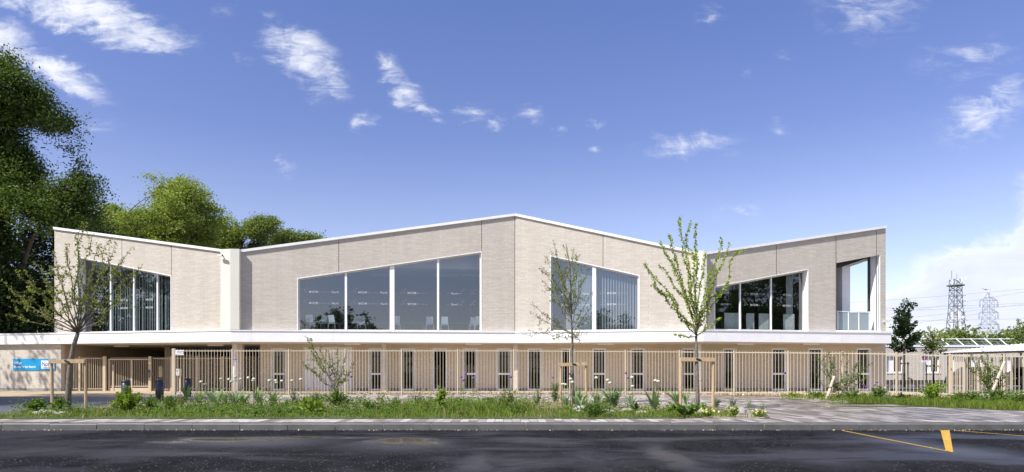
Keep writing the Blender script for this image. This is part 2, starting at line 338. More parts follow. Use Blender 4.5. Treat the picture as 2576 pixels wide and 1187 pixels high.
def paint_mat():
    m, b, p, out = mk("worn_yellow_road_paint"); tc = b.new('ShaderNodeTexCoord').outputs['Object']
    n = b.noise(tc, 14, 6, 0.75); n2 = b.noise(tc, 2.2, 3)
    worn = b.mapr(b.math('ADD', n.outputs[0], b.math('MULTIPLY', n2.outputs[0], 0.5)), 0.80, 0.98)
    b.link(b.mix(worn, b.ramp(n2.outputs[0], [(0.3, (0.50, 0.29, 0.03)), (0.7, (0.64, 0.40, 0.06))]), (0.06, 0.055, 0.05, 1)), p.inputs['Base Color']); p.inputs['Roughness'].default_value = 0.6; p.inputs['Specular IOR Level'].default_value = 0.15
    return m
M['yellow'] = paint_mat()
M['rock'] = plain("pale_rock", (0.34, 0.32, 0.29), 0.9, 0, 0.25, 5, 0.02, 9)
M['steel'] = plain("galvanised_steel", (0.20, 0.22, 0.26), 0.5, 0.2, 0.1)
M['pylon'] = plain("pylon_steel", (0.32, 0.36, 0.45), 0.6, 0.0, 0.1)
M['antenna'] = plain("antenna_white", (0.75, 0.75, 0.76), 0.5, 0, 0.02)
M['cable'] = plain("cable", (0.17, 0.19, 0.24), 0.6)
M['carpaint'] = plain("dark_car_paint", (0.012, 0.015, 0.022), 0.15, 0.3, 0.05)
M['carglass'] = plain("car_glass", (0.01, 0.012, 0.014), 0.05)
M['tail'] = plain("tail_light", (0.35, 0.01, 0.015), 0.2)
M['lampwhite'] = plain("headlight", (0.7, 0.72, 0.75), 0.15)
M['canopy'] = plain("white_canopy_sheet", (0.78, 0.79, 0.82), 0.5, 0, 0.03)
M['feather'] = plain("brown_feather", (0.16, 0.09, 0.05), 0.9)
M['allium_white'] = plain("white_allium", (0.55, 0.60, 0.42), 0.8, 0, 0.2, 60)
M['allium_purple'] = plain("purple_allium", (0.16, 0.05, 0.25), 0.8, 0, 0.2, 60)
M['petal'] = plain("yellow_petal", (0.68, 0.63, 0.30), 0.7, 0, 0.2, 30)
M['l_big'] = leaf_mat("leaf_dark", (0.026, 0.05, 0.012), (0.14, 0.2, 0.05), 0.30)
M['l_chest'] = leaf_mat("leaf_yellow_green", (0.1, 0.145, 0.028), (0.35, 0.42, 0.11), 0.4)
M['l_far'] = leaf_mat("leaf_mid", (0.085, 0.125, 0.035), (0.24, 0.3, 0.09), 0.35)
M['l_young'] = leaf_mat("leaf_young", (0.17,0.235,0.03), (0.43,0.52,0.12), 0.45)
M['l_olive'] = leaf_mat("leaf_olive", (0.11, 0.14, 0.03), (0.28, 0.31, 0.085), 0.4)
M['l_deep_shade'] = leaf_mat("leaf_deep_shaded", (0.014, 0.028, 0.009), (0.045, 0.072, 0.024), 0.3)  # deep green; shade on the far-left trees is put into this tone
M['l_grass'] = leaf_mat("grass_blade", (0.07, 0.115, 0.014), (0.24, 0.31, 0.055), 0.4)
M['l_dry'] = leaf_mat("dry_blade", (0.22, 0.16, 0.07), (0.42, 0.33, 0.17), 0.3)
M['l_strap'] = leaf_mat("strap_leaf", (0.13, 0.2, 0.09), (0.27, 0.37, 0.2), 0.3, 0.4)
M['l_bush'] = leaf_mat("bush_leaf", (0.05, 0.1, 0.016), (0.17, 0.26, 0.05), 0.35)
M['l_lime'] = leaf_mat("lime_leaf", (0.11, 0.19, 0.012), (0.28, 0.37, 0.05), 0.42)
M['stem'] = plain("green_stem", (0.14, 0.19, 0.06), 0.7)

# ------------------------------------------------------------------ mesh helpers
class MB:
    def __init__(s): s.v = []; s.f = []
    def add(s, vs, fs):
        o = len(s.v); s.v.extend([tuple(x) for x in vs]); s.f.extend([tuple(i + o for i in f) for f in fs]); return s
    def box(s, x0, y0, z0, x1, y1, z1):
        return s.add([(x0, y0, z0), (x1, y0, z0), (x1, y1, z0), (x0, y1, z0), (x0, y0, z1), (x1, y0, z1), (x1, y1, z1), (x0, y1, z1)],
                     [(0, 3, 2, 1), (4, 5, 6, 7), (0, 1, 5, 4), (1, 2, 6, 5), (2, 3, 7, 6), (3, 0, 4, 7)])
    def beam(s, a, b, w, h, up=(0, 0, 1)):            # rectangular bar from a to b
        a, b = Vector(a), Vector(b); d = (b - a).normalized(); u = Vector(up)
        if abs(d.dot(u)) > 0.98: u = Vector((0, 1, 0))
        x = d.cross(u).normalized() * (w / 2); y = x.cross(d).normalized() * (h / 2)
        vs = [a - x - y, a + x - y, a + x + y, a - x + y, b - x - y, b + x - y, b + x + y, b - x + y]
        return s.add(vs, [(0, 1, 2, 3), (7, 6, 5, 4), (0, 4, 5, 1), (1, 5, 6, 2), (2, 6, 7, 3), (3, 7, 4, 0)])
    def tube(s, pts, rad, n=7, cap=True):
        pts = [Vector(p) for p in pts]; m = len(pts)
        if not hasattr(rad, '__len__'): rad = [rad] * m
        ref = None; rings = []
        for i in range(m):
            d = (pts[min(i + 1, m - 1)] - pts[max(i - 1, 0)])
            d = d.normalized() if d.length > 1e-9 else Vector((0, 0, 1))
            if ref is None:
                ref = d.orthogonal().normalized()
            else:
                ref = ref - d * ref.dot(d)
                ref = ref.normalized() if ref.length > 1e-6 else d.orthogonal().normalized()
            q = d.cross(ref)
            rings.append([pts[i] + (ref * math.cos(2 * math.pi * k / n) + q * math.sin(2 * math.pi * k / n)) * rad[i] for k in range(n)])
        o = len(s.v)
        for r in rings: s.v.extend([tuple(x) for x in r])
        for i in range(m - 1):
            for k in range(n):
                s.f.append((o + i * n + k, o + i * n + (k + 1) % n, o + (i + 1) * n + (k + 1) % n, o + (i + 1) * n + k))
        if cap:
            s.f.append(tuple(o + k for k in range(n))[::-1]); s.f.append(tuple(o + (m - 1) * n + k for k in range(n)))
        return s
    def lathe(s, prof, n=16, c=(0, 0)):               # prof: (r, z) from bottom to top
        o = len(s.v)
        for r, z in prof:
            for k in range(n):
                a = 2 * math.pi * k / n; s.v.append((c[0] + r * math.cos(a), c[1] + r * math.sin(a), z))
        for i in range(len(prof) - 1):
            for k in range(n): s.f.append((o + i * n + k, o + i * n + (k + 1) % n, o + (i + 1) * n + (k + 1) % n, o + (i + 1) * n + k))
        s.f.append(tuple(o + k for k in range(n))[::-1]); s.f.append(tuple(o + (len(prof) - 1) * n + k for k in range(n)))
        return s
    def ball(s, c, r, n=8, sq=1.0):
        return s.lathe_at(c, [(max(1e-3, r * math.sin(math.pi * i / n)), -r * sq * math.cos(math.pi * i / n)) for i in range(n + 1)], n + 2)
    def lathe_at(s, c, prof, n):
        o = len(s.v); s.lathe(prof, n)
        for i in range(o, len(s.v)): x = s.v[i]; s.v[i] = (x[0] + c[0], x[1] + c[1], x[2] + c[2])
        return s
    def prism(s, poly, ext):                          # poly: list of 3d points (planar), ext: vector
        ext = Vector(ext); p = [Vector(q) for q in poly]; n = len(p)
        vs = p + [q + ext for q in p]
        fs = [tuple(range(n))[::-1], tuple(range(n, 2 * n))] + [(i, (i + 1) % n, (i + 1) % n + n, i + n) for i in range(n)]
        return s.add(vs, fs)
    def obj(s, name, mat, parent=None, smooth=False, uv=True, bevel=0.0):
        off = Vector((0, 0, 0))
        if parent is not None: off = world_loc(parent)
        me = bpy.data.meshes.new(name)
        me.from_pydata([(x[0] - off.x, x[1] - off.y, x[2] - off.z) for x in s.v], [], s.f)
        me.validate(); bm = bmesh.new(); bm.from_mesh(me)
        bmesh.ops.recalc_face_normals(bm, faces=bm.faces)
        if bevel: bmesh.ops.bevel(bm, geom=[e for e in bm.edges], offset=bevel, segments=1, affect='EDGES', clamp_overlap=True)
        if uv:
            L = bm.loops.layers.uv.new("UVMap")
            for f in bm.faces:
                nn = f.normal
                if abs(nn.z) > 0.75: t, w = Vector((1, 0, 0)), Vector((0, 1, 0))
                else:
                    t = Vector((-nn.y, nn.x, 0)); t = t.normalized() if t.length > 1e-6 else Vector((1, 0, 0)); w = Vector((0, 0, 1))
                for l in f.loops:
                    co = l.vert.co + off; l[L].uv = (co.dot(t), co.dot(w))
        for f in bm.faces: f.smooth = smooth
        bm.to_mesh(me); bm.free()
        return link(name, me, mat, parent)
def world_loc(o):
    v = Vector(o.location); p = o.parent
    while p is not None: v += Vector(p.location); p = p.parent
    return v
def link(name, me, mat, parent=None):
    if mat is not None: me.materials.append(M[mat] if isinstance(mat, str) else mat)
    o = bpy.data.objects.new(name, me); C.objects.link(o)
    if parent is not None: o.parent = parent
    return o
def tag(o, label=None, cat=None, group=None, kind=None):
    if label: o['label'] = label
    if cat: o['category'] = cat
    if group: o['group'] = group
    if kind: o['kind'] = kind
    return o
def thing(name, label, cat, loc=(0, 0, 0), group=None, rz=0):
    o = bpy.data.objects.new(name, None); C.objects.link(o); o.location = loc; o.rotation_euler = (0, 0, rz); o.empty_display_size = 0.2
    return tag(o, label, cat, group)
def dup(o, loc=None, rz=None, scale=None, label=None, group=None, parent=None):
    c = o.copy(); C.objects.link(c); c.parent = parent
    if loc is not None: c.location = loc
    if rz is not None: c.rotation_euler = (0, 0, rz)
    if scale is not None: c.scale = (scale, scale, scale) if not hasattr(scale, '__len__') else scale
    tag(c, label, None, group)
    for ch in list(o.children): dup(ch, parent=c)
    return c
def nmesh(name, V, Fq):                               # numpy quads/tris -> mesh
    me = bpy.data.meshes.new(name); k = Fq.shape[1]
    me.vertices.add(len(V)); me.vertices.foreach_set("co", np.ascontiguousarray(V, np.float32).ravel())
    me.loops.add(Fq.size); me.loops.foreach_set("vertex_index", np.ascontiguousarray(Fq, np.int32).ravel())
    me.polygons.add(len(Fq)); me.polygons.foreach_set("loop_start", np.arange(0, Fq.size, k, dtype=np.int32))
    me.update(calc_edges=True); me.validate()
    return me
def leaves(centers, size, rng, aspect=0.5, updroop=0.3, fold=0.12, direc=None, flat=1.0):
    """kite shaped leaf faces at the given points"""
    n = len(centers); c = np.asarray(centers, float)
    u = rng.normal(size=(n, 3)) if direc is None else direc + rng.normal(size=(n, 3)) * 0.45
    u[:, 2] = u[:, 2] * flat - updroop; u /= np.linalg.norm(u, axis=1, keepdims=True) + 1e-9
    w = rng.normal(size=(n, 3)); w[:, 2] *= 0.5 * flat
    w -= u * np.sum(u * w, axis=1, keepdims=True); w /= np.linalg.norm(w, axis=1, keepdims=True) + 1e-9
    nn = np.cross(u, w)
    L = (size * rng.uniform(0.7, 1.3, n))[:, None]
    a = c - u * L * 0.5; t = c + u * L * 0.5
    m = c + u * L * 0.05
    l = m + w * L * aspect * 0.5 + nn * L * fold; r = m - w * L * aspect * 0.5 + nn * L * fold
    V = np.stack([a, l, t, r], axis=1).reshape(-1, 3)
    Fq = np.arange(4 * n).reshape(n, 4)
    return V, Fq
def leaf_obj(name, centers, size, seed, mat, parent=None, **kw):
    rng = np.random.default_rng(seed)
    off = np.array(world_loc(parent)) if parent is not None else np.zeros(3)
    V, Fq = leaves(np.asarray(centers) - off, size, rng, **kw)
    return link(name, nmesh(name, V, Fq), mat, parent)
_txt = {}
def text_geo(txt, size, bold=False):
    """flat letter shapes of a string: verts (x right, y up), tris"""
    key = (txt, size)
    if key in _txt: return _txt[key]
    cu = bpy.data.curves.new("lettering", 'FONT'); cu.body = txt; cu.size = size; cu.resolution_u = 2
    if bold: cu.offset = size * 0.018
    o = bpy.data.objects.new("lettering", cu); C.objects.link(o)
    bpy.context.view_layer.update()
    me = bpy.data.meshes.new_from_object(o.evaluated_get(bpy.context.evaluated_depsgraph_get()))
    V = [tuple(v.co) for v in me.vertices]; Fs = [tuple(p.vertices) for p in me.polygons]
    bpy.data.objects.remove(o); bpy.data.curves.remove(cu); bpy.data.meshes.remove(me)
    _txt[key] = (V, Fs); return V, Fs
def put_text(mb, txt, size, org, t, up=(0, 0, 1), center=False, bold=False, squash=1.0):
    V, Fs = text_geo(txt, size, bold)
    w = max(v[0] for v in V) * squash
    org, t, up = Vector(org), Vector(t), Vector(up)
    dx = -w / 2 if center else 0
    mb.add([org + t * (v[0] * squash + dx) + up * v[1] for v in V], Fs)
    return w
# ------------------------------------------------------------------ setting: ground, road, kerb, paving
def sheet(name, pts, z, mat, kind='structure', label=None, cat=None):
    mb = MB(); mb.add([(x, y, z) for x, y in pts], [tuple(range(len(pts)))])
    o = mb.obj(name, mat); return tag(o, label, cat, None, kind)
KY0, KY1 = 14.95, 15.32                               # kerb front and back
sheet("ground", [(-1500, -1500), (1500, -1500), (1500, 3000), (-1500, 3000)], -0.02, 'lawn')
sheet("road", [(-120, -9), (120, -9), (120, KY0 + 0.05), (-120, KY0 + 0.05)], 0.0, 'road')
MB().box(-120, KY1 - 0.03, 0.0, 120, 130, 0.14).obj("pavement", 'pavers')['kind'] = 'structure'
def kerb():
    mb = MB(); x = -30.0; L = 1.045
    rng = random.Random(3)
    while x < 34:
        dz = rng.uniform(-0.006, 0.006); e = 0.012 + rng.uniform(0, .008)
        prof = [(KY0 + dz, -0.05), (KY0 + 0.012 + dz, 0.12), (KY0 + 0.035 + dz, 0.146), (KY1, 0.150), (KY1, -0.05)]
        mb.prism([(x + e / 2, y, z + dz) for y, z in prof], (L - e, 0, 0)); x += L
    tag(mb.obj("kerb", 'kerb'), kind='structure')
    MB().box(-30, KY0 + 0.022, -0.04, 34, KY1 - 0.01, 0.138).obj("kerb_joint_mortar", 'mortar')['kind'] = 'structure'
kerb()
def lvl(pts, z=0.14): return [gp(px, py, z) for px, py in pts]
bed = [(-420, 1054), (-420, 1046), (0, 1041), (120, 1036), (230, 1031), (300, 1010), (500, 1004), (1000, 1008), (1450, 1012), (1700, 1021), (1884, 1031), (1914, 1035), (1931, 1052.6)]
def mound(name, outline, mat, h=0.07, kind='structure'):
    """low bed of earth with an edge that runs down to the paving"""
    mb = MB(); n = len(outline)
    mb.add([(x, y, 0.148) for x, y in outline], [tuple(range(n))])
    return tag(mb.obj(name, mat), kind=kind)
BED = lvl(bed); mound("soil_bed", BED, 'soil')
rbed = [(1957, 995.5), (1969, 1001), (2058, 1008.5), (2128, 1013.5), (2245, 1016.5), (2382, 1026), (2576, 1033), (2760, 1042), (2760, 1003.5), (2389, 1001.2), (2215, 998.2), (2050, 996)]
RBED = lvl(rbed); mound("planting_bed", RBED, 'soil')
sheet("verge", lvl([(-420, 1053.5), (-420, 1044), (0, 1040), (200, 1036), (420, 1037), (900, 1035), (1000, 1026), (1340, 1027), (1420, 1036), (1660, 1038), (1720, 1047), (1725, 1052.2)], 0.15), 0.1515, 'lawn')
sheet("verge", lvl([(2130, 1013.4), (2245, 1016.2), (2382, 1025.6), (2576, 1032.6), (2760, 1041), (2760, 1012), (2400, 1006), (2150, 1004)], 0.15), 0.1515, 'lawn')
sheet("driveway", lvl([(-500, 1045.5), (0, 1040.5), (120, 1035.5), (230, 1030.5), (300, 1009.5), (345, 1003), (345, 997.5), (-500, 1000)]), 0.144, 'drive')
sheet("threshold", lvl([(-500, 1000), (345, 997.5), (440, 996), (440, 982), (-500, 981)]), 0.146, 'sand')
sheet("passage_floor", [(-60, 40.0), (-14.5, 40.0), (-14.5, 54), (-60, 54)], 0.143, 'drive')
def fenceY(px): return 34.3 if px <= 1700 else 34.3 + (31.0 - 34.3) * (px - 1700) / 555 if px <= 2255 else 31.0 - 1.3 * (px - 2255) / 400
sheet("mulch_strip", [(gx(470, 34.2), 34.2), (gx(1700, 34.15), 34.15), (gx(2215, 30.9), 30.9), (gx(2389, 30.0), 30.0), (gx(2389, 36), 36), (gx(2228, 40.45), 40.45), (gx(655, 40.45), 40.45), (gx(470, 38.8), 38.8)], 0.150, 'mulch')
sheet("back_lawn", [(gx(2240, 41), 41), (gx(2390, 36.5), 36.5), (60, 36.5), (60, 44), (gx(2240, 45), 45)], 0.152, 'lawn')
sheet("car_park", [(20.8, 45.0), (120, 44.2), (120, 59.8), (20.8, 59.8)], 0.147, 'drive')
# bed edging kerb at the crossing
e = lvl([(1884, 1031), (1914, 1035), (1931, 1052.6)])
mb = MB()
for a, c2 in zip(e, e[1:]): mb.beam((a[0], a[1], 0.15), (c2[0], c2[1], 0.15), 0.09, 0.05)
tag(mb.obj("bed_edging", 'kerb'), kind='structure')
# yellow markings
def mark(pts): return [gp(px, py, 0.0) for px, py in pts]
mb = MB()
def strip(a, c2, w):
    a, c2 = Vector((*gp(*a, 0.0), 0.004)), Vector((*gp(*c2, 0.0), 0.004)); d = (c2 - a).normalized(); nrm = Vector((-d.y, d.x, 0)) * w / 2
    mb.add([a - nrm, c2 - nrm, c2 + nrm, a + nrm], [(0, 1, 2, 3)])
strip((2118, 1082.8), (2398, 1138), 0.055); strip((2402, 1083), (2640, 1102), 0.06)
tag(mb.obj("road_marking", 'yellow'), kind='structure')
mb = MB(); mb.add([(x, y, 0.008) for x, y in mark([(2366, 1083), (2388.5, 1083), (2398, 1139), (2379, 1134)])], [(0, 1, 2, 3)])
tag(mb.obj("road_marking", 'yellow'), kind='structure')

# ------------------------------------------------------------------ the school building
class Facet:
    def __init__(s, pa, ya, pb, yb):
        s.a = Vector((gx(pa, ya), ya, 0)); s.b = Vector((gx(pb, yb), yb, 0))
        s.t = (s.b - s.a).normalized(); s.L = (s.b - s.a).length; s.n = Vector((s.t.y, -s.t.x, 0))
    def hit(s, px, py):
        d = (px - CX) / F; q = (d * s.a.y - s.a.x) / (s.t.x - d * s.t.y)
        y = s.a.y + s.t.y * q
        return (q, EYE + (HY - py) / F * y)
    def p(s, q, z, off=0.0):
        v = s.a + s.t * q + s.n * off; return Vector((v.x, v.y, z))
fA = Facet(137, 40.4, 587, 37.5); fB = Facet(587, 37.5, 1296, 39.15); fC = Facet(1296, 39.15, 1765, 37.2); fD = Facet(1765, 37.2, 2228, 39.75)
school = thing("school_building", "long pale brick school with zigzag upper storey over a white canopy slab", "building", (0, 40, 0.14))
SLAB0, SLAB1 = 2.92, 3.50
def isect(f, g, o):                                   # corner of two facets pushed out by o
    p, q = f.a + f.n * o, g.a + g.n * o
    den = f.t.x * g.t.y - f.t.y * g.t.x
    k = ((q.x - p.x) * g.t.y - (q.y - p.y) * g.t.x) / den
    return p + f.t * k
def outline(o, left=0.0, right=0.0):
    return [fA.p(-left, 0, o), isect(fA, fB, o), isect(fB, fC, o), isect(fC, fD, o), fD.p(fD.L + right, 0, o)]
def inset(poly, d):                                    # inset of a convex 2d polygon
    n = len(poly); cx = sum(p[0] for p in poly) / n; cz = sum(p[1] for p in poly) / n; ls = []
    for i in range(n):
        a, c2 = poly[i], poly[(i + 1) % n]; tx, tz = c2[0] - a[0], c2[1] - a[1]; l = math.hypot(tx, tz); nx, nz = -tz / l, tx / l
        if (cx - a[0]) * nx + (cz - a[1]) * nz < 0: nx, nz = -nx, -nz
        ls.append((a[0] + nx * d, a[1] + nz * d, tx / l, tz / l))
    out = []
    for i in range(n):
        p, q = ls[i - 1], ls[i]; den = p[2] * q[3] - p[3] * q[2]
        k = ((q[0] - p[0]) * q[3] - (q[1] - p[1]) * q[2]) / den
        out.append((p[0] + p[2] * k, p[1] + p[3] * k))
    return out
def tess(f, outer, holes, off):
    loops = [[Vector((x, z, 0)) for x, z in lp] for lp in [outer] + holes]
    tris = tessellate_polygon(loops); flat = [q for lp in loops for q in lp]
    return [f.p(q.x, q.y, off) for q in flat], [tuple(t) for t in tris]
def facade(f, outer, holes, name='brick_wall', mat='brick', thick=0.34):
    mb = MB(); v, t = tess(f, outer, holes, 0); mb.add(v, t); v, t = tess(f, outer, holes, -thick); mb.add(v, t)
    for lp in [outer] + holes:
        for i in range(len(lp)):
            a, c2 = lp[i], lp[(i + 1) % len(lp)]
            mb.add([f.p(*a, 0), f.p(*c2, 0), f.p(*c2, -thick), f.p(*a, -thick)], [(0, 1, 2, 3)])
    return mb.obj(name, mat, school)
def topz(f, q, l, r): return l + (r - l) * q / f.L
TOP = {}
TOP['A'] = (fA.hit(137, 577)[1], fA.hit(587, 637.5)[1]); TOP['B'] = (fB.hit(587, 637.5)[1], fB.hit(1296, 543.5)[1])
TOP['C'] = (fC.hit(1296, 543.5)[1], fC.hit(1765, 642)[1]); TOP['D'] = (fD.hit(1765, 642)[1], fD.hit(2228, 574)[1])
WIN = {'A': [(194, 645), (431, 692.5), (431, 835.5), (194, 842)], 'B': [(747.5, 699.5), (1212, 632), (1212, 835), (747.5, 833.5)],
       'C': [(1383.5, 642), (1609, 692), (1609, 833.5), (1383.5, 835)], 'D': [(1797, 719.5), (2034, 676), (2034, 835.5), (1797, 833.5)]}
FAC = {'A': fA, 'B': fB, 'C': fC, 'D': fD}
BALC = [(2104, 661.5), (2214.5, 640.5), (2214.5, 832.5), (2104, 831.5)]
WPOLY = {}
for k, f in FAC.items():
    l, r = TOP[k]; base = SLAB1 - 0.05
    outer = [(0, base), (f.L, base), (f.L, r), (0, l)]
    pw = [f.hit(*q) for q in WIN[k]]; pw[2] = (pw[2][0], SLAB1 + 0.03); pw[3] = (pw[3][0], SLAB1 + 0.03)
    WPOLY[k] = pw; holes = [pw]
    if k == 'D': holes.append([f.hit(*q) for q in BALC])
    facade(f, outer, holes)
    mb = MB(); mb.prism([f.p(0, l, 0.10), f.p(f.L, r, 0.10), f.p(f.L, r + 0.14, 0.10), f.p(0, l + 0.14, 0.10)], f.n * -0.5)
    mb.obj("coping", 'coping', school)
    back = 53.5; q1 = f.L if k != 'D' else f.hit(2098, 700)[0]
    i_ = 'ABCD'.index(k); rc = outline(-0.36)[i_:i_ + 2]; a = Vector((rc[0].x, rc[0].y, l - 0.02)); c2 = Vector((rc[1].x, rc[1].y, r - 0.02)) if k != 'D' else f.p(q1, topz(f, q1, l, r) - 0.02, -0.36)
    MB().prism([a, c2, (c2.x, back, c2.z), (a.x, back, a.z)], (0, 0, -0.18)).obj("roof", 'coping', school)
    # ends of the upper storey
ea = fA.p(0, 0, -0.36); MB().box(ea.x, ea.y, SLAB1 - 0.05, ea.x + 0.3, 53.5, TOP['A'][0] - 0.25).obj("end_wall", 'brick', school)
q1 = fD.hit(2098, 700)[0]; eb = fD.p(q1, 0, -0.36); MB().box(eb.x, eb.y + 0.4, SLAB1 - 0.05, eb.x + 0.25, 53.5, topz(fD, q1, *TOP['D']) - 0.22).obj("end_wall", 'brick', school)
# movement joints
def joint(f, px, pz0, pz1, k=None):
    q, z0 = f.hit(px, pz0); z1 = f.hit(px, pz1)[1]
    mb = MB(); mb.prism([f.p(q - 0.014, z0, 0.003), f.p(q + 0.014, z0, 0.003), f.p(q + 0.014, z1, 0.003), f.p(q - 0.014, z1, 0.003)], f.n * -0.05)
    mb.obj("movement_joint", 'joint', school)
for a in [(fA, 431, 692, 610), (fA, 306.6, 668, 595), (fB, 852, 684, 604), (fB, 1211.5, 632, 553), (fB, 1295, 832, 545), (fC, 1517, 671, 590), (fD, 1953, 692, 617), (fD, 2103, 832, 594), (fD, 2205, 843, 580)]: joint(*a)
# slab, soffit, coping line
o1 = outline(0.30, left=14, right=0.12)
def slab_prism(ol, z0, h, back=53.5):
    poly = [(p.x, p.y, z0) for p in ol] + [(ol[-1].x, back, z0), (ol[0].x, back, z0)]
    return MB().prism(poly, (0, 0, h))
slab_prism(o1, SLAB0, SLAB1 - SLAB0).obj("canopy_slab", 'white', school)
slab_prism(outline(0.27, 14, 0.08), SLAB0 - 0.012, 0.008).obj("soffit", 'soffit', school)
o2 = outline(0.34, 14, 0.15); mb = MB()
for a, c2 in zip(o2, o2[1:]):
    d = (c2 - a).normalized(); n = Vector((d.y, -d.x, 0))
    mb.prism([(a.x, a.y, SLAB1 + 0.002), (c2.x, c2.y, SLAB1 + 0.002), (c2.x, c2.y, SLAB1 + 0.065), (a.x, a.y, SLAB1 + 0.065)], -n * 0.35)
mb.obj("slab_edge_trim", 'coping', school)
for f, pxs in ((fA, [-60, 210, 484]), (fB, [635.6, 840, 1037, 1227]), (fC, [1420, 1603.6]), (fD, [1796, 1955.6, 2110])):
    for px in pxs:
        q = f.hit(px, 850)[0]; MB().prism([f.p(q - 0.006, SLAB0 + 0.01, 0.302), f.p(q + 0.006, SLAB0 + 0.01, 0.302), f.p(q + 0.006, SLAB1, 0.302), f.p(q - 0.006, SLAB1, 0.302)], f.n * -0.02).obj("panel_joint", 'concrete', school)
# folded corner columns at the two outer corners
def corner_column(f, g, pxl, pxr, ztop):
    ql = f.hit(pxl, 700)[0]; qr = g.hit(pxr, 700)[0]; o = 0.34; z0 = SLAB1 + 0.075
    c0, c1 = isect(f, g, o), isect(f, g, -0.05)
    pts = [f.p(ql, z0, o), (c0.x, c0.y, z0), g.p(qr, z0, o), g.p(qr, z0, -0.05), (c1.x, c1.y, z0), f.p(ql, z0, -0.05)]
    mb = MB(); mb.prism(pts, (0, 0, ztop - z0)); c = mb.obj("corner_column", 'cream', school)
    zj = 5.75; mb = MB()
    for a, b2, n in ((f.p(ql, zj, o), Vector((c0.x, c0.y, zj)), f.n), (Vector((c0.x, c0.y, zj)), g.p(qr, zj, o), g.n)):
        mb.beam(a + n * 0.001, b2 + n * 0.001, 0.006, 0.012)
    mb.obj("panel_seam", 'frame', c)
corner_column(fA, fB, 565, 606.5, TOP['A'][1] + 0.2); corner_column(fC, fD, 1741, 1770.5, TOP['C'][1] + 0.2)
# the four large slanted windows
def word_row(f, pane, z, off, mb, seq):
    q = pane[0]; up = Vector((0, 0, 1)); h = 0.17
    for w in seq:
        if q > pane[1] - 0.5: break
        if w == '.':
            c = f.p(q, z + 0.05, off); mb.add([c + f.t * (0.022 * math.cos(a)) + up * (0.022 * math.sin(a)) for a in [k * math.pi / 3 for k in range(6)]], [tuple(range(6))]); q += 0.16
        elif w == '^' or w == 'v':
            for dx, dz in ((0.0, 0.0), (0.10, 0.12), (0.18, 0.02), (0.24, 0.22)) if w == '^' else ((0.0, 0.02), (0.10, 0.0), (0.16, 0.14), (0.26, 0.24)):
                c = f.p(q + dx, z + 0.05 + dz, off); mb.add([c + f.t * (0.022 * math.cos(a)) + up * (0.022 * math.sin(a)) for a in [k * math.pi / 3 for k in range(6)]], [tuple(range(6))])
            q += 0.34
        elif w == ' ': q += 0.3
        else: q += put_text(mb, w, h, f.p(q, z, off), f.t, bold=True) + 0.10
def big_window(k, mull, recess, rows, frame='frame', lining='white', glass='glass', panes_text=True):
    f = FAC[k]; pw = WPOLY[k]; ins = inset(pw, 0.045)
    mb = MB()
    for i in range(4):
        j = (i + 1) % 4
        mb.prism([f.p(*pw[i], 0.012), f.p(*pw[j], 0.012), f.p(*ins[j], 0.012), f.p(*ins[i], 0.012)], f.n * -(recess + 0.1))
    w = mb.obj("window", lining, school); w['label'] = "slanted window with a sloping head, %s" % {'A': 'four panes and green-grey blinds', 'B': 'four panes and chairs behind', 'C': 'two panes and vertical blinds', 'D': 'three dark panes'}[k]
    fr = inset(pw, 0.046); fi = inset(pw, 0.12); mb = MB()
    for i in range(4):
        j = (i + 1) % 4
        mb.prism([f.p(*fr[i], -recess), f.p(*fr[j], -recess), f.p(*fi[j], -recess), f.p(*fi[i], -recess)], f.n * -0.07)
    mb.obj("frame", frame, w)
    tl, tr = pw[0], pw[1]
    def head(q): return tl[1] + (tr[1] - tl[1]) * (q - tl[0]) / (tr[0] - tl[0])
    cuts = [fi[0][0]]
    for px, wd in mull:
        q = f.hit(px, 760)[0]; z0, z1 = pw[3][1] + 0.05, head(q) - 0.06
        mb = MB(); mb.prism([f.p(q - wd / 2, z0, -recess + 0.03), f.p(q + wd / 2, z0, -recess + 0.03), f.p(q + wd / 2, z1 + (head(q + wd / 2) - head(q)), -recess + 0.03), f.p(q - wd / 2, z1 - (head(q + wd / 2) - head(q)), -recess + 0.03)], f.n * -0.11)
        mb.obj("mullion", 'alu', w); cuts += [q - wd / 2, q + wd / 2]
    cuts.append(fi[1][0])
    gl = inset(pw, 0.08); mb = MB(); mb.add([f.p(*q, -recess - 0.035) for q in gl], [(0, 1, 2, 3)]); mb.obj("pane", glass, w)
    mb = MB(); seqs = [['^', 'MVDM', '.', '.', '.', '.', 'Nord', 'v', ' ', '^', 'MVDM', '.', '.'], ['^', 'MVDM', '.', '.', '.', '.', 'Nord', 'v', ' ', '^', 'MVDM', '.', '.', '.'],
                      ['^', 'MVDM', '.', '.', '.', '.', 'Nord', 'v', ' ', '^', 'MVDM', '.', '.', '.'], ['.', 'Nord', 'v', ' ', '^', 'MVDM', '.', '.', '.', '.', 'Nord', 'v']]
    for i in range(len(cuts) // 2):
        q0, q1 = cuts[2 * i], cuts[2 * i + 1]
        for py in rows: word_row(f, (q0 + 0.15 + 0.12 * i, q1), f.hit((WIN[k][0][0] + WIN[k][1][0]) / 2, py)[1], -recess - 0.028, mb, seqs[i % 4])
    mb.obj("window_lettering", 'film', w, uv=False)
    return w
big_window('A', [(263, 0.08), (322, 0.08), (381.6, 0.08)], 0.45, (755, 775))
big_window('B', [(869.5, 0.12), (986, 0.26), (1102, 0.12)], 0.12, (738, 766))
big_window('C', [(1494.5, 0.20)], 0.12, (740, 768))
big_window('D', [(1870.6, 0.07), (1949, 0.07)], 0.36, (740, 768), glass='glass_d')
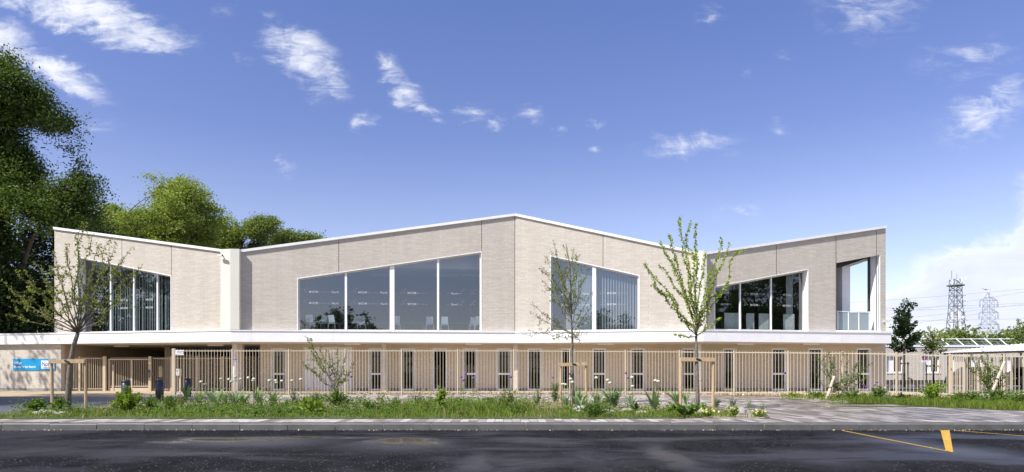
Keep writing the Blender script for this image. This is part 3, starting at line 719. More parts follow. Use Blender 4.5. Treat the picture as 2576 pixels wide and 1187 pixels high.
# terrace opening near the right end
bp = [fD.hit(*q) for q in BALC]; bi = inset(bp, 0.03)
mb = MB()
q, r_ = bp[1], bp[2]; mb.prism([fD.p(q[0] + 0.0, q[1], 0.004), fD.p(q[0] - 0.03, q[1], 0.004), fD.p(r_[0] - 0.03, r_[1], 0.004), fD.p(r_[0], r_[1], 0.004)], fD.n * -0.76)
terr = mb.obj("terrace_opening", 'white', school)
def bq(px, py, off):                                   # photograph px on a plane parallel to facet D
    d = (px - CX) / F; a = fD.a + fD.n * off; k = (d * a.y - a.x) / (fD.t.x - d * fD.t.y); y = a.y + fD.t.y * k
    return (k, EYE + (HY - py) / F * y)
def bprism(px4, off, th):
    return MB().prism([fD.p(*bq(px, py, off), off) for px, py in px4], fD.n * -th)
bprism([(2185.2, 640), (2192, 636), (2192, 846), (2185.2, 846)], -0.80, 0.10).obj("back_wall", 'dark_and_shade', terr)
bprism([(2060, 600), (2119.5, 600), (2119.5, 846), (2060, 846)], -1.6, 0.1).obj("back_wall", 'dark_and_shade', terr)  # recess wall, its deep shade painted as a near-black tone
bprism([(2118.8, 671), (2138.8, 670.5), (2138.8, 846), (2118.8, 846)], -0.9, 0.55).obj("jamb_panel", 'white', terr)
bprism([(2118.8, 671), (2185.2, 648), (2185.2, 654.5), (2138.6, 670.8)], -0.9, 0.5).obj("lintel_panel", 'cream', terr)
bprism([(2100, 640), (2192, 622), (2192, 647), (2118.8, 670.5), (2100, 672)], -0.92, 0.05).obj("soffit_shade_panel", 'dark_and_shade', terr)  # upright near-black sheet standing in for the shaded soffit
MB().prism([fD.p(bp[3][0], bp[3][1] - 0.02, -0.02), fD.p(bp[2][0], bp[2][1] - 0.02, -0.02), fD.p(bp[2][0], bp[2][1] - 0.02, -1.7), fD.p(bp[3][0] - 0.6, bp[3][1] - 0.02, -1.7)], (0, 0, -0.12)).obj("terrace_floor", 'concrete', terr)
MB().prism([fD.p(bp[3][0] - 0.02, bp[3][1] - 0.05, 0.05), fD.p(bp[2][0] + 0.02, bp[2][1] - 0.05, 0.05), fD.p(bp[2][0] + 0.02, bp[2][1] + 0.02, 0.05), fD.p(bp[3][0] - 0.02, bp[3][1] + 0.02, 0.05)], fD.n * -0.12).obj("sill", 'coping', terr)
bal = bprism([(2104.5, 781.8), (2188, 784.2), (2188, 786.2), (2104.5, 783.8)], -0.25, 0.05).obj("glass_balustrade", 'alu', terr)
for px in (2108, 2135, 2161, 2187.5): bprism([(px - 1, 783), (px + 1, 783), (px + 1, 832), (px - 1, 832)], -0.25, 0.05).obj("post", 'alu', bal)
for a, c2 in ((2104.5, 2107), (2109, 2134), (2136, 2160), (2162, 2186.5)): bprism([(a, 786), (c2, 786), (c2, 831), (a, 831)], -0.27, 0.015).obj("pane", 'frost', bal)

# ground storey
class Flat(Facet):
    def __init__(s, y, x0, x1): s.a = Vector((x0, y, 0)); s.b = Vector((x1, y, 0)); s.t = Vector((1, 0, 0)); s.n = Vector((0, -1, 0)); s.L = x1 - x0
GY = 40.5; fG = Flat(GY, gx(654, GY), gx(2228, GY))
GW = [(683, 719, 1), (928, 962, 1), (1007.6, 1044, 0), (1087.7, 1125, 0), (1164, 1200.7, 1), (1249.5, 1286, 1), (1326.7, 1364, 0), (1411.7, 1447, 2), (1490, 1525, 1), (1587, 1623, 1), (1716, 1750, 1),
      (1818.6, 1853, 0), (1941.7, 1978, 1), (2033.8, 2070, 0), (2155, 2191, 1)]
holes = [[fG.hit(a, 982), fG.hit(c2, 982), fG.hit(c2, 875.5), fG.hit(a, 875.5)] for a, c2, _ in GW]
door = [fG.hit(766, 984.5), fG.hit(886, 984.5), fG.hit(886, 873.5), fG.hit(766, 873.5)]
facade(fG, [(0, 0.1), (fG.L, 0.1), (fG.L, SLAB0 - 0.01), (0, SLAB0 - 0.01)], holes + [door], 'ground_floor_wall', 'brick_low', 0.3)
edges = [0.0] + [e for a, c2, t in sorted(GW + [(766, 886, 9)]) for e in (fG.hit(a, 900)[0], fG.hit(c2, 900)[0])] + [fG.L]
for i in range(0, len(edges), 2): MB().box(fG.a.x + edges[i] + 0.004, GY - 0.012, 0.1, fG.a.x + edges[i + 1] - 0.004, GY + 0.1, 0.31).obj("plinth", 'plinth', school)
def ground_window(h, kind):
    (x0, z0), (x1, _), (_, z1) = h[0], h[1], h[2]; f = fG; rec = 0.07
    mb = MB()
    def ring(x0, z0, x1, z1, w, o, d):
        for a, b2, c2, d2 in ((x0, z0, x0 + w, z1), (x1 - w, z0, x1, z1), (x0 + w, z0, x1 - w, z0 + w), (x0 + w, z1 - w, x1 - w, z1)):
            mb.box(f.a.x + a, GY - o, b2, f.a.x + c2, GY - o + d, d2)
    ring(x0 + 0.001, z0 + 0.001, x1 - 0.001, z1 - 0.001, 0.03, 0.014, rec + 0.12)
    w = mb.obj("window", 'alu', school)
    mb = MB(); ring(x0 + 0.038, z0 + 0.038, x1 - 0.038, z1 - 0.038, 0.062, -rec, 0.06); mb.obj("frame", 'alu', w)
    zt = f.hit(1000, 940.5)[1]
    if kind == 1: MB().box(f.a.x + x0 + 0.1, GY + rec - 0.01, zt - 0.05, f.a.x + x1 - 0.1, GY + rec + 0.07, zt + 0.06).obj("transom", 'alu', w)
    MB().add([(f.a.x + x0 + 0.09, GY + rec + 0.035, z0 + 0.09), (f.a.x + x1 - 0.09, GY + rec + 0.035, z0 + 0.09), (f.a.x + x1 - 0.09, GY + rec + 0.035, z1 - 0.09), (f.a.x + x0 + 0.09, GY + rec + 0.035, z1 - 0.09)], [(0, 1, 2, 3)]).obj("pane", 'glass_dark', w)
for h, g in zip(holes, GW): ground_window(h, g[2])
(x0, z0), (x1, _), (_, z1) = door[0], door[1], door[2]
dr = MB().box(fG.a.x + x0 + 0.001, GY - 0.01, z0, fG.a.x + x0 + 0.08, GY + 0.12, z1 - 0.001).box(fG.a.x + x1 - 0.08, GY - 0.01, z0, fG.a.x + x1 - 0.001, GY + 0.12, z1 - 0.001).box(fG.a.x + x0 + 0.08, GY - 0.01, z1 - 0.09, fG.a.x + x1 - 0.08, GY + 0.12, z1 - 0.001).obj("door", 'alu', school)
for a, c2 in ((768.5, 787), (788, 818.5), (819.5, 847), (848, 883.5)):
    q0, q1 = fG.hit(a, 900)[0], fG.hit(c2, 900)[0]; lf = MB().box(fG.a.x + q0, GY + 0.05, z0 + 0.02, fG.a.x + q1, GY + 0.10, z1 - 0.10).obj("door_leaf", 'white', dr)
MB().box(fG.a.x + fG.hit(846, 900)[0], GY + 0.02, 1.05, fG.a.x + fG.hit(847, 900)[0], GY + 0.05, 1.35).obj("handle", 'steel', dr)
wx0, wx1 = fG.a.x, fG.b.x
MB().box(wx1 - 0.3, GY + 0.3, 0.1, wx1, 53.5, SLAB0 - 0.01).obj("end_wall", 'brick_low', school)
MB().box(wx0, GY + 0.3, 0.1, wx0 + 0.3, 53.5, SLAB0 - 0.01).obj("end_wall", 'brick_low', school)
MB().box(wx0 + 0.31, 45.0, 0.1, wx1 - 0.31, 45.2, SLAB0 - 0.02).obj("inner_wall", 'dark_and_shade', school)
MB().box(wx0 + 0.31, GY + 0.31, 0.1, wx1 - 0.31, 45.0, 0.2).obj("inner_floor", 'floor', school)
# the lower wing with the name board and the dark covered passage
fS = Facet(137, 40.4, 587, 37.5); fS.a = fA.a + fA.n * 0.06; SQ = fS.hit(153.5, 900)[0]; sc_ = fS.p(SQ, 0); SX = sc_.x
MB().prism([fS.p(-14, 0.1), fS.p(SQ, 0.1), fS.p(SQ, SLAB0 - 0.012), fS.p(-14, SLAB0 - 0.012)], fS.n * -0.25).obj("sign_wall", 'brick', school)
MB().box(SX - 0.25, sc_.y + 0.27, 0.1, SX, 53.4, SLAB0 - 0.012).obj("passage_wall", 'brick_low', school)
MB().prism([fS.p(-14, 0.1, 0.015), fS.p(SQ, 0.1, 0.015), fS.p(SQ, 0.30, 0.015), fS.p(-14, 0.30, 0.015)], fS.n * -0.05).obj("plinth", 'plinth', school)
MB().box(SX, 53.2, 0.1, wx0, 53.5, SLAB0 - 0.012).obj("passage_end_wall", 'dark_and_shade', school)  # painted near-black for the shade at the back of the passage
def pillar(px0, px1, Y, mat='concrete'):
    x0, x1 = gx(px0, Y), gx(px1, Y); MB().box(x0, Y, 0.1, x1, Y + (x1 - x0), SLAB0 - 0.012).obj("pillar", mat, school, bevel=0.012)
pillar(597.5, 610, 40.2); pillar(959.5, 971, 39.35); pillar(1291.6, 1302.6, 39.6); pillar(414, 429, 45.0)
for px, Y in ((591, 38.4), (1758, 38.4)):
    x = gx(px, Y); p = MB().tube([(x, Y, 0.1), (x, Y, SLAB0 - 0.012)], 0.14, 16).obj("round_column", 'white', school, smooth=True)
    for z in (0.75, 1.95): MB().tube([(x, Y, z), (x, Y, z + 0.035)], 0.146, 16).obj("pipe_clip", 'steel', p)
for px, py in ((307, 870), (543, 864.5), (887, 866), (1192, 866), (1523, 866), (1875, 866), (2040, 866)):
    Y = 39.4 if px > 560 else 42.5 if px < 400 else 41.0; x = gx(px, Y)
    l = MB().box(x - 0.46, Y - 0.09, SLAB0 - 0.085, x + 0.46, Y + 0.09, SLAB0 - 0.013).obj("soffit_light", 'alu', school)
    MB().box(x - 0.43, Y - 0.075, SLAB0 - 0.095, x + 0.43, Y + 0.075, SLAB0 - 0.086).obj("diffuser", 'frame', l)

# upper storey interior
fo = outline(-0.45)
def room_poly(z): return [(p.x, p.y, z) for p in fo[:-1]] + [fD.p(q1, z, -0.45)] + [(eb.x, 51, z), (fo[0].x + 0.1, 51, z)]
MB().prism(room_poly(SLAB1 + 0.01), (0, 0, 0.07)).obj("upper_floor", 'floor', school)
MB().box(fo[0].x, 51, SLAB1, eb.x, 51.2, 8.2).obj("upper_back_wall", 'interior', school)
def ceil_poly(z, o): c = outline(o); return [(p.x, p.y, z) for p in c[:-1]] + [fD.p(q1, z, o)] + [(eb.x, 51, z), (fo[0].x + 0.1, 51, z)]
MB().prism(ceil_poly(7.30, -1.6), (0, 0, 0.05)).obj("upper_ceiling", 'ceiling', school)
co = outline(-1.6)
for i_, k in enumerate('ABC'):
    l, r = TOP[k]; a, c2 = co[i_], co[i_ + 1]
    MB().prism([(a.x, a.y, 7.29), (c2.x, c2.y, 7.29), (c2.x, c2.y, r - 0.1), (a.x, a.y, l - 0.1)], (0, 0.08, 0)).obj("ceiling_bulkhead", 'white', school)
a, c2 = co[3], fD.p(q1, 0, -1.6); l, r = TOP['D']; MB().prism([(a.x, a.y, 7.29), (c2.x, c2.y, 7.29), (c2.x, c2.y, topz(fD, q1, l, r) - 0.1), (a.x, a.y, l - 0.1)], (0, 0.08, 0)).obj("ceiling_bulkhead", 'white', school)
for px, py in ((962, 693), (1122, 693), (1190, 705), (1440, 700), (1560, 712), (800, 712), (1900, 745), (330, 700)):
    Y = 42.6; x = gx(px, Y); MB().box(x - 0.75, Y - 0.55, 7.27, x + 0.75, Y + 0.55, 7.297).obj("ceiling_panel", 'white', school)
for px in (240, 700, 1240, 1700):
    x = gx(px, 44); MB().box(x - 0.08, 42.0, SLAB1 + 0.08, x + 0.08, 51, 7.29).obj("partition", 'interior', school)

# things inside and on the upper storey
def chair_proto(loc):
    t = thing("chair", "x", "chair", loc, "pale chairs in the upper room")
    mb = MB(); prof = [(-0.20, 0.445, 0.0), (0.19, 0.43, 0.0)]
    mb.prism([(-0.22, -0.2, 0.44), (0.22, -0.2, 0.44), (0.21, 0.2, 0.46), (-0.21, 0.2, 0.46)], (0, 0, 0.025)); s = MB(); s.v = [(a + loc[0], b2 + loc[1], c2 + loc[2]) for a, b2, c2 in mb.v]; s.f = mb.f; s.obj("seat", 'chair', t)
    mb = MB(); mb.prism([(-0.21, -0.2, 0.50), (0.21, -0.2, 0.50), (0.185, -0.29, 0.92), (-0.185, -0.29, 0.92)], (0, 0.022, 0.004)); s = MB(); s.v = [(a + loc[0], b2 + loc[1], c2 + loc[2]) for a, b2, c2 in mb.v]; s.f = mb.f; s.obj("backrest", 'chair', t)
    for a, b2 in ((-0.21, -0.2), (0.21, -0.2), (-0.2, 0.19), (0.2, 0.19)):
        mb = MB(); mb.tube([(a + loc[0], b2 + loc[1], 0.45 + loc[2]), (a * 1.15 + loc[0], b2 * 1.2 + loc[1], loc[2])], 0.013, 6); mb.obj("leg", 'alu', t)
    return t
FZ = SLAB1 + 0.08
chair0 = None
for px, Y, rz, lab in [(780, 38.9, 0.1, "pale chair in the left corner of the wide slanted window"), (840, 39.0, -0.35, "pale chair turned sideways, in front of the reflected tree in the window's first pane"),
                       (911, 39.6, 0.05, "pale chair standing low in the second pane of the wide window"), (995, 39.8, 0.4, "pale chair half hidden by the double mullion of the wide window"),
                       (1082, 40.2, 0.0, "pale chair left of the last thin mullion in the wide window"), (1119, 40.25, 0.05, "pale chair just right of the last thin mullion in the wide window"),
                       (1189, 40.6, 0.3, "pale chair behind another at the right edge of the wide window"), (1203, 40.0, 0.2, "pale chair cut off by the right edge of the wide window"),
                       (812, 39.1, 0.7, "open wire-like chair between two pale chairs in the wide window")]:
    loc = (gx(px, Y), Y, FZ)
    if chair0 is None: chair0 = chair_proto(loc); c = chair0; chair0['label'] = lab; c.rotation_euler = (0, 0, rz)
    else: dup(chair0, loc, rz, None, lab, "pale chairs in the upper room")
def table(px, Y, lab):
    x = gx(px, Y); t = thing("table", lab, "table", (x, Y, FZ), "tables in the upper room")
    MB().box(x - 0.7, Y - 0.4, FZ + 0.72, x + 0.7, Y + 0.4, FZ + 0.745).obj("tabletop", 'chair', t)
    for a in (-0.62, 0.62):
        for b2 in (-0.33, 0.33): MB().tube([(x + a, Y + b2, FZ), (x + a, Y + b2, FZ + 0.72)], 0.016, 6).obj("leg", 'alu', t)
table(885, 42.2, "pale table behind the second pane of the wide window"); table(955, 43.4, "pale table left of the double mullion of the wide window"); table(1040, 43.0, "pale table in the third pane of the wide window"); table(1160, 43.2, "pale table in the last pane of the wide window")
for px, wd, lab in ((1835, 26, "first pale desk screen from the left in the dark right-hand window"), (1856, 18, "pale desk screen beside the left mullion of the dark window"), (1887, 20, "pale desk screen in the middle pane, near the left mullion"), (1921, 25, "pale desk screen in the middle of the dark window"), (1984, 28, "pale desk screen alone in the last pane of the dark window")):
    Y = fD.p(fD.hit(px, 800)[0], 0, -0.95).y; x = gx(px, Y); w = wd / 2 * Y / F
    t = thing("desk_screen", lab, "desk screen", (x, Y, FZ), "desk screens in the right-hand window")
    MB().box(x - w, Y - 0.02, FZ + 0.05, x + w, Y + 0.02, FZ + 1.02).obj("panel", 'screen', t); MB().box(x - w * 0.8, Y - 0.2, FZ, x + w * 0.8, Y + 0.2, FZ + 0.05).obj("foot", 'steel', t)
def blind(f, pxa, pxb, k, off, mat, lab, slat=0.16, gap=0.03, ang=0.5, z1=None):
    pw = WPOLY[k]; tl, tr = pw[0], pw[1]; q, qe = f.hit(pxa, 750)[0], f.hit(pxb, 750)[0]; mb = MB()
    while q < qe:
        zt = tl[1] + (tr[1] - tl[1]) * (q - tl[0]) / (tr[0] - tl[0]) - 0.1
        d = f.t * (slat / 2 * math.cos(ang)) + f.n * (slat / 2 * math.sin(ang)); a = f.p(q, FZ + 0.03, off)
        mb.prism([a - d, a + d, (a + d).to_3d() + Vector((0, 0, zt - FZ)), a - d + Vector((0, 0, zt - FZ))], f.n * -0.004); q += slat * math.cos(ang) + gap
    o = mb.obj("vertical_blind", mat); return tag(o, lab, "blind", "vertical blinds")
blind(fC, 1500, 1604, 'C', -0.42, 'blind', "white vertical blind with open slats in the two-pane window", 0.17, 0.03, 0.75)
blind(fC, 1425, 1489, 'C', -0.45, 'blind', "closed pale vertical blind behind the young tree in the two-pane window", 0.15, -0.01, 0.15)
blind(fA, 270, 318, 'A', -0.95, 'blind_green', "green-grey blind in the second pane of the leftmost window", 0.2, -0.02, 0.4)
blind(fA, 327, 377, 'A', -0.95, 'blind_green', "green-grey blind in the third pane of the leftmost window", 0.2, -0.02, 0.4)
blind(fA, 386, 428, 'A', -0.95, 'blind_green', "green-grey blind in the fourth pane of the leftmost window", 0.2, -0.02, 0.4)
blind(fA, 214, 259, 'A', -1.3, 'blind_green', "green-grey blind in the first pane of the leftmost window", 0.2, 0.0, 0.5)
blind(fD, 2004, 2018, 'D', -0.85, 'blind', "narrow pale blind drawn to the right edge of the dark window", 0.15, -0.01, 0.3)
def sec_cam(f, px, py, off, lab):
    q, z = f.hit(px, py); b0 = f.p(q, z, off); t = thing("security_camera", lab, "camera", tuple(b0))
    MB().beam(b0, b0 + f.n * 0.16, 0.05, 0.05).obj("bracket", 'white', t); h = b0 + f.n * 0.2 + Vector((0, 0, -0.02))
    MB().beam(h - f.t * 0.16, h + f.t * 0.16 + f.n * 0.06, 0.11, 0.10).obj("housing", 'frame', t); MB().beam(h + f.t * 0.161 + f.n * 0.06, h + f.t * 0.18 + f.n * 0.065, 0.07, 0.07).obj("lens", 'dark_ink', t)
sec_cam(fA, 571, 646, 0.34, "small security camera high on the cream corner column"); sec_cam(fD, 2221, 808, 0.0, "small white security camera low on the right end of the brick wall")
# name board on the left wall
def sboard():
    def q(px, py, off): a, b2 = fS.hit(px, py); return fS.p(a, b2, off)
    def slab4(xa, ya, xb, yb, off, th): return MB().prism([q(xa, yb, off), q(xb, yb, off), q(xb, ya, off), q(xa, ya, off)], fS.n * -th)
    t = thing("name_board", "blue school name board with white lettering on the left brick wall", "sign", tuple(q(95, 916, 0)))
    slab4(34.5, 902.5, 140, 931.3, 0.045, 0.043).obj("board", 'blue_sign', t)
    mb = MB(); put_text(mb, "Collège", 0.19, q(36.5, 915, 0.048), fS.t, bold=True); put_text(mb, "Maxence Van Der Meersch", 0.185, q(36.5, 925, 0.048), fS.t, bold=True, squash=0.80)
    mb.obj("lettering", 'white_ink', t, uv=False)
    l = slab4(105.5, 907, 138, 927, 0.052, 0.006).obj("logo_panel", 'white_ink', t)
    mb = MB(); put_text(mb, "Nord", 0.36, q(107.5, 920.5, 0.055), fS.t, bold=True, squash=0.92); put_text(mb, "Le Département est là", 0.075, q(107.5, 925, 0.055), fS.t, squash=0.8)
    mb.obj("logo_lettering", 'blue_ink', l, uv=False)
sboard()

# ------------------------------------------------------------------ fences and gates
def bars(mb, x0, y0, zb0, zt0, x1, y1, zb1, zt1, sp, w=0.018, over=0.09, rails=True):
    L = math.hypot(x1 - x0, y1 - y0); n = max(1, int(L / sp)); d = Vector((x1 - x0, y1 - y0, 0)).normalized()
    for i in range(n):
        k = (i + 0.5) / n; x, y = x0 + (x1 - x0) * k, y0 + (y1 - y0) * k; zb, zt = zb0 + (zb1 - zb0) * k, zt0 + (zt1 - zt0) * k
        mb.beam((x, y, zb + 0.03), (x, y, zt), w, w, (d.x, d.y, 0))
    if rails:
        nn = Vector((-d.y, d.x, 0)) * 0.022
        for za, zb_ in ((zt0 - over, zt1 - over), (zb0 + 0.12, zb1 + 0.12)):
            mb.beam(Vector((x0, y0, za)) + nn, Vector((x1, y1, zb_)) + nn, 0.04, 0.04)
fence = thing("railing_fence", "long beige vertical bar fence running in front of the whole ground floor", "fence", (0, 34.3, 0.14))
posts = [584, 726, 868, 1010, 1151, 1292, 1433, 1573, 1709, 1846, 1982, 2119, 2255, 2389, 2526, 2664]
def ftop(px):
    for (a, ya), (c2, yc) in zip([(400, 878), (1300, 878), (1771, 881), (2215, 884.5), (2389, 889.6), (2700, 893)], [(1300, 878), (1771, 881), (2215, 884.5), (2389, 889.6), (2700, 893)]):
        if a <= px <= c2: return ya + (yc - ya) * (px - a) / (c2 - a)
    return 893
def fpt(px):
    Y = fenceY(px); return gx(px, Y), Y, 0.14, gz(ftop(px), Y)
allp = [441] + posts
for a, c2 in zip(allp, allp[1:]):
    A, B2 = fpt(a), fpt(c2); mb = MB(); bars(mb, A[0] + 0.04, A[1], A[2], A[3], B2[0] - 0.04, B2[1], B2[2], B2[3], 0.1465); mb.obj("fence_panel", 'fence', fence)
for px in posts:
    P = fpt(px); MB().box(P[0] - 0.03, P[1] - 0.035, 0.1, P[0] + 0.03, P[1] + 0.035, P[3] + 0.01).obj("post", 'fence', fence)
P = fpt(437.5); MB().box(P[0] - 0.075, P[1] - 0.075, 0.1, P[0] + 0.075, P[1] + 0.075, P[3] + 0.03).obj("end_post", 'fence', fence)
# company plate on the fence
def plate():
    Y = 34.26; X = lambda px: gx(px, Y); Z = lambda py: gz(py, Y); t = thing("fence_plate", "small white plate with black script and an orange stroke, on the fence", "sign", (X(453), Y, Z(888)))
    MB().box(X(442), Y - 0.03, Z(893), X(463), Y - 0.02, Z(880.5)).obj("board", 'white_ink', t)
    mb = MB(); put_text(mb, "clovy", 0.20, (X(444.5), Y - 0.033, Z(888.3)), (1, 0, 0.06), squash=0.95); mb.add([(X(443), Y - 0.033, Z(891)), (X(458), Y - 0.033, Z(889.6)), (X(458), Y - 0.033, Z(890.2)), (X(443), Y - 0.033, Z(891.7))], [(0, 1, 2, 3)])
    mb.obj("lettering", 'dark_ink', t, uv=False)
    MB().add([(X(456.5), Y - 0.034, Z(889.6)), (X(462), Y - 0.034, Z(888.6)), (X(462), Y - 0.034, Z(890.6)), (X(456.5), Y - 0.034, Z(890.4))], [(0, 1, 2, 3)]).obj("stroke", 'orange_ink', t)
plate()
GTY = 40.4
def gate_line(name, lab, cat, px0, px1, Y0, Y1, top=897.5, posts=(), sp=0.13, group=None, boxed=False):
    x0, x1 = gx(px0, Y0), gx(px1, Y1); t = thing(name, lab, cat, (x0, Y0, 0.14), group); z1 = gz(top, (Y0 + Y1) / 2)
    mb = MB(); bars(mb, x0, Y0, 0.15, z1, x1, Y1, 0.15, z1, sp, 0.021, 0.10); mb.obj("fence_panel", 'fence', t)
    for px in posts:
        k = (px - px0) / (px1 - px0); Y = Y0 + (Y1 - Y0) * k; x = gx(px, Y); MB().box(x - 0.045, Y - 0.045, 0.1, x + 0.045, Y + 0.045, z1 + 0.02).obj("post", 'fence', t)
    return t
gate_line("entrance_fence", "beige bar fence between the name board wall and the sliding gate", "fence", 156, 260, GTY + 0.15, GTY, posts=(201,))
gate_line("entrance_fence", "low beige bar fence behind the taller fence, right of the pedestrian gate", "fence", 442, 585, GTY, GTY, posts=(497, 560), sp=0.12)
gate_line("entrance_fence", "beige bar fence running back into the covered passage behind the fence plate", "fence", 447, 585, GTY + 0.3, 45.5, top=893, posts=(500, 520, 545), sp=0.2)
gate_line("entrance_fence", "beige bar fence closing the passage beside the ground floor wall", "fence", 612, 650, 41.2, 42.5, top=896, posts=(640,), sp=0.13)
def gate_post(px0, px1, lab, extra=False):
    x0, x1 = gx(px0, GTY), gx(px1, GTY); t = thing("gate_post", lab, "gate post", ((x0 + x1) / 2, GTY, 0.14), "square posts of the entrance gates")
    MB().box(x0, GTY - 0.08, 0.1, x1, GTY + 0.08, gz(896.3, GTY)).obj("post", 'fence', t, bevel=0.008)
    if extra:
        i = MB().box(x0 + 0.02, GTY - 0.12, gz(943, GTY), x1 - 0.03, GTY - 0.081, gz(930.5, GTY)).obj("intercom", 'steel', t); MB().box(x0 + 0.035, GTY - 0.126, gz(937, GTY), x1 - 0.045, GTY - 0.121, gz(931.5, GTY)).obj("screen", 'dark_ink', i)
        MB().box(x0 + 0.005, GTY - 0.086, gz(914.8, GTY), x1 - 0.005, GTY - 0.081, gz(911.3, GTY)).obj("notice", 'white_ink', t)
        MB().box(x0 + 0.05, GTY - 0.11, gz(949.5, GTY), x1 - 0.06, GTY - 0.081, gz(944, GTY)).obj("key_switch", 'dark_ink', t)
gate_post(260.5, 267.2, "square beige post at the left end of the sliding gate"); gate_post(374.6, 381.6, "square beige post with intercom, between the sliding and pedestrian gates", True); gate_post(430, 433.6, "slim beige post on the right of the pedestrian gate")
def sliding_gate():
    t = thing("sliding_gate", "wide beige sliding gate of vertical bars with a solid bottom beam", "gate", (gx(320, GTY), GTY, 0.14)); y = GTY + 0.12
    z0, z1 = gz(984, GTY), gz(898, GTY); xa, xb = gx(270, GTY), gx(374, GTY)
    f = MB().box(xa, y - 0.04, z0 + 0.02, xb, y + 0.04, gz(975.5, GTY)).box(xa, y - 0.03, z1 - 0.17, xb, y + 0.03, z1 - 0.10).box(xa, y - 0.03, gz(975.4, GTY), xa + 0.09, y + 0.03, z1 - 0.17)
    xm = gx(328, GTY); f.box(xm - 0.045, y - 0.03, gz(975.4, GTY), xm + 0.045, y + 0.03, z1 - 0.17).box(xa, y - 0.025, gz(972.5, GTY), xb, y + 0.025, gz(970.5, GTY)); f.obj("gate_frame", 'fence', t)
    mb = MB(); bars(mb, xa + 0.1, y, gz(975, GTY), z1, xb, y, gz(975, GTY), z1, 0.105, 0.021, rails=False); mb.obj("gate_bars", 'fence', t)
    MB().box(gx(281, GTY), y - 0.07, z0, gx(284.5, GTY), y - 0.041, gz(917, GTY)).obj("guide_post", 'fence', t)
sliding_gate()
def ped_gate():
    t = thing("pedestrian_gate", "narrow beige pedestrian gate with a letter box, right of the intercom post", "gate", (gx(406, GTY), GTY, 0.14)); z0, z1 = gz(984, GTY), gz(898, GTY); xa, xb = gx(383.5, GTY), gx(429, GTY); y = GTY + 0.05
    mb = MB(); bars(mb, xa, y, z0, z1, xb, y, z0, z1, 0.115, 0.021); mb.obj("gate_leaf", 'fence', t)
    MB().box(gx(396, GTY), y + 0.1, gz(948, GTY), gx(403, GTY), y + 0.3, gz(921, GTY)).obj("lock_box", 'fence', t)
    MB().box(xa + 0.02, y - 0.09, 1.08, xa + 0.07, y - 0.02, 1.2).obj("handle", 'steel', t)
ped_gate()
lb = thing("letter_box", "pale beige letter box behind the fence, below the white plate", "letter box", (gx(451, 38.4), 38.4, 1.3)); x = gx(441.5, 38.4); x2 = gx(453, 38.4)
MB().box(x, 38.3, gz(944.5, 38.4), x2, 38.6, gz(927.5, 38.4)).obj("box", 'frame', lb); MB().box(x + 0.04, 38.29, gz(933, 38.4), x2 - 0.04, 38.299, gz(932, 38.4)).obj("slot", 'dark_ink', lb); MB().box(x + 0.1, 38.62, 0.14, x2 - 0.1, 38.7, gz(930, 38.4)).obj("stand", 'fence', lb)
# return fence on the right
def rfence():
    t = thing("railing_fence", "beige bar fence turning back towards the car park, right of the double post", "fence", (gx(2394, 31), 31, 0.14)); pp = [(2393, 31.0), (2427, 33.5), (2462, 36.0), (2497, 38.5), (2545, 41.5)]
    for (a, ya), (c2, yc) in zip(pp, pp[1:]):
        mb = MB(); bars(mb, gx(a, ya), ya, 0.14, gz(892, ya), gx(c2, yc), yc, 0.14, gz(893, yc), 0.42, .018); mb.obj("fence_panel", 'fence', t)
    for a, ya in pp: x = gx(a, ya); MB().box(x - 0.05, ya - 0.05, 0.1, x + 0.05, ya + 0.05, gz(891, ya)).obj("post", 'fence', t)
rfence()
# bollards
def bollard(loc, lab):
    t = thing("bollard", lab, "bollard", loc, "navy bollards in front of the gate"); x, y, z = loc
    MB().lathe([(0.15, z - 0.05), (0.15, z + 0.74), (0.143, z + 0.745), (0.143, z + 0.765), (0.15, z + 0.77), (0.15, z + 0.815), (0.135, z + 0.842), (0.08, z + 0.856), (0.0005, z + 0.86)], 24, (x, y)).obj("shaft", 'navy', t, smooth=True)
    MB().lathe([(0.19, z - 0.02), (0.19, z + 0.012), (0.155, z + 0.02)], 24, (x, y)).obj("base_collar", 'plinth', t)
    return t
b0 = bollard((gx(317, 23.7), 23.7, 0.14), "navy bollard behind the light green bush, nearest the sliding gate")
dup(b0, (gx(401.5, 26.5), 26.5, 0.14), label="navy bollard in front of the pedestrian gate, between the other two", group="navy bollards in front of the gate")
dup(b0, (gx(472, 31), 31, 0.14), label="navy bollard below the white fence plate, farthest from the sliding gate", group="navy bollards in front of the gate")
# ------------------------------------------------------------------ trees
def crown_pts(ells, n, rng, thr=0.0, fr=0.35):
    """cluster centres scattered through a set of ellipsoids, with noise-made gaps"""
    vol = np.array([e[3] * e[4] * e[5] for e in ells]); vol = vol ** 0.75; out = []; ph = rng.uniform(0, 6, 9)
    while len(out) < n:
        e = ells[rng.choice(len(ells), p=vol / vol.sum())]
        d = rng.normal(size=3); d /= np.linalg.norm(d); r = rng.uniform(0.12, 1.0) ** 0.45
        p = np.array(e[:3]) + d * r * np.array(e[3:6]); q = p * fr * 2.2
        v = math.sin(q[0] + ph[0] + 1.3 * math.sin(q[1] * .7 + ph[1])) + math.sin(q[1] * 1.1 + ph[2] + 1.2 * math.sin(q[2] * .8 + ph[3])) + math.sin(q[2] * 1.2 + ph[4] + 1.1 * math.sin(q[0] * .9 + ph[5]))
        if v > thr: out.append(p)
    return np.array(out)
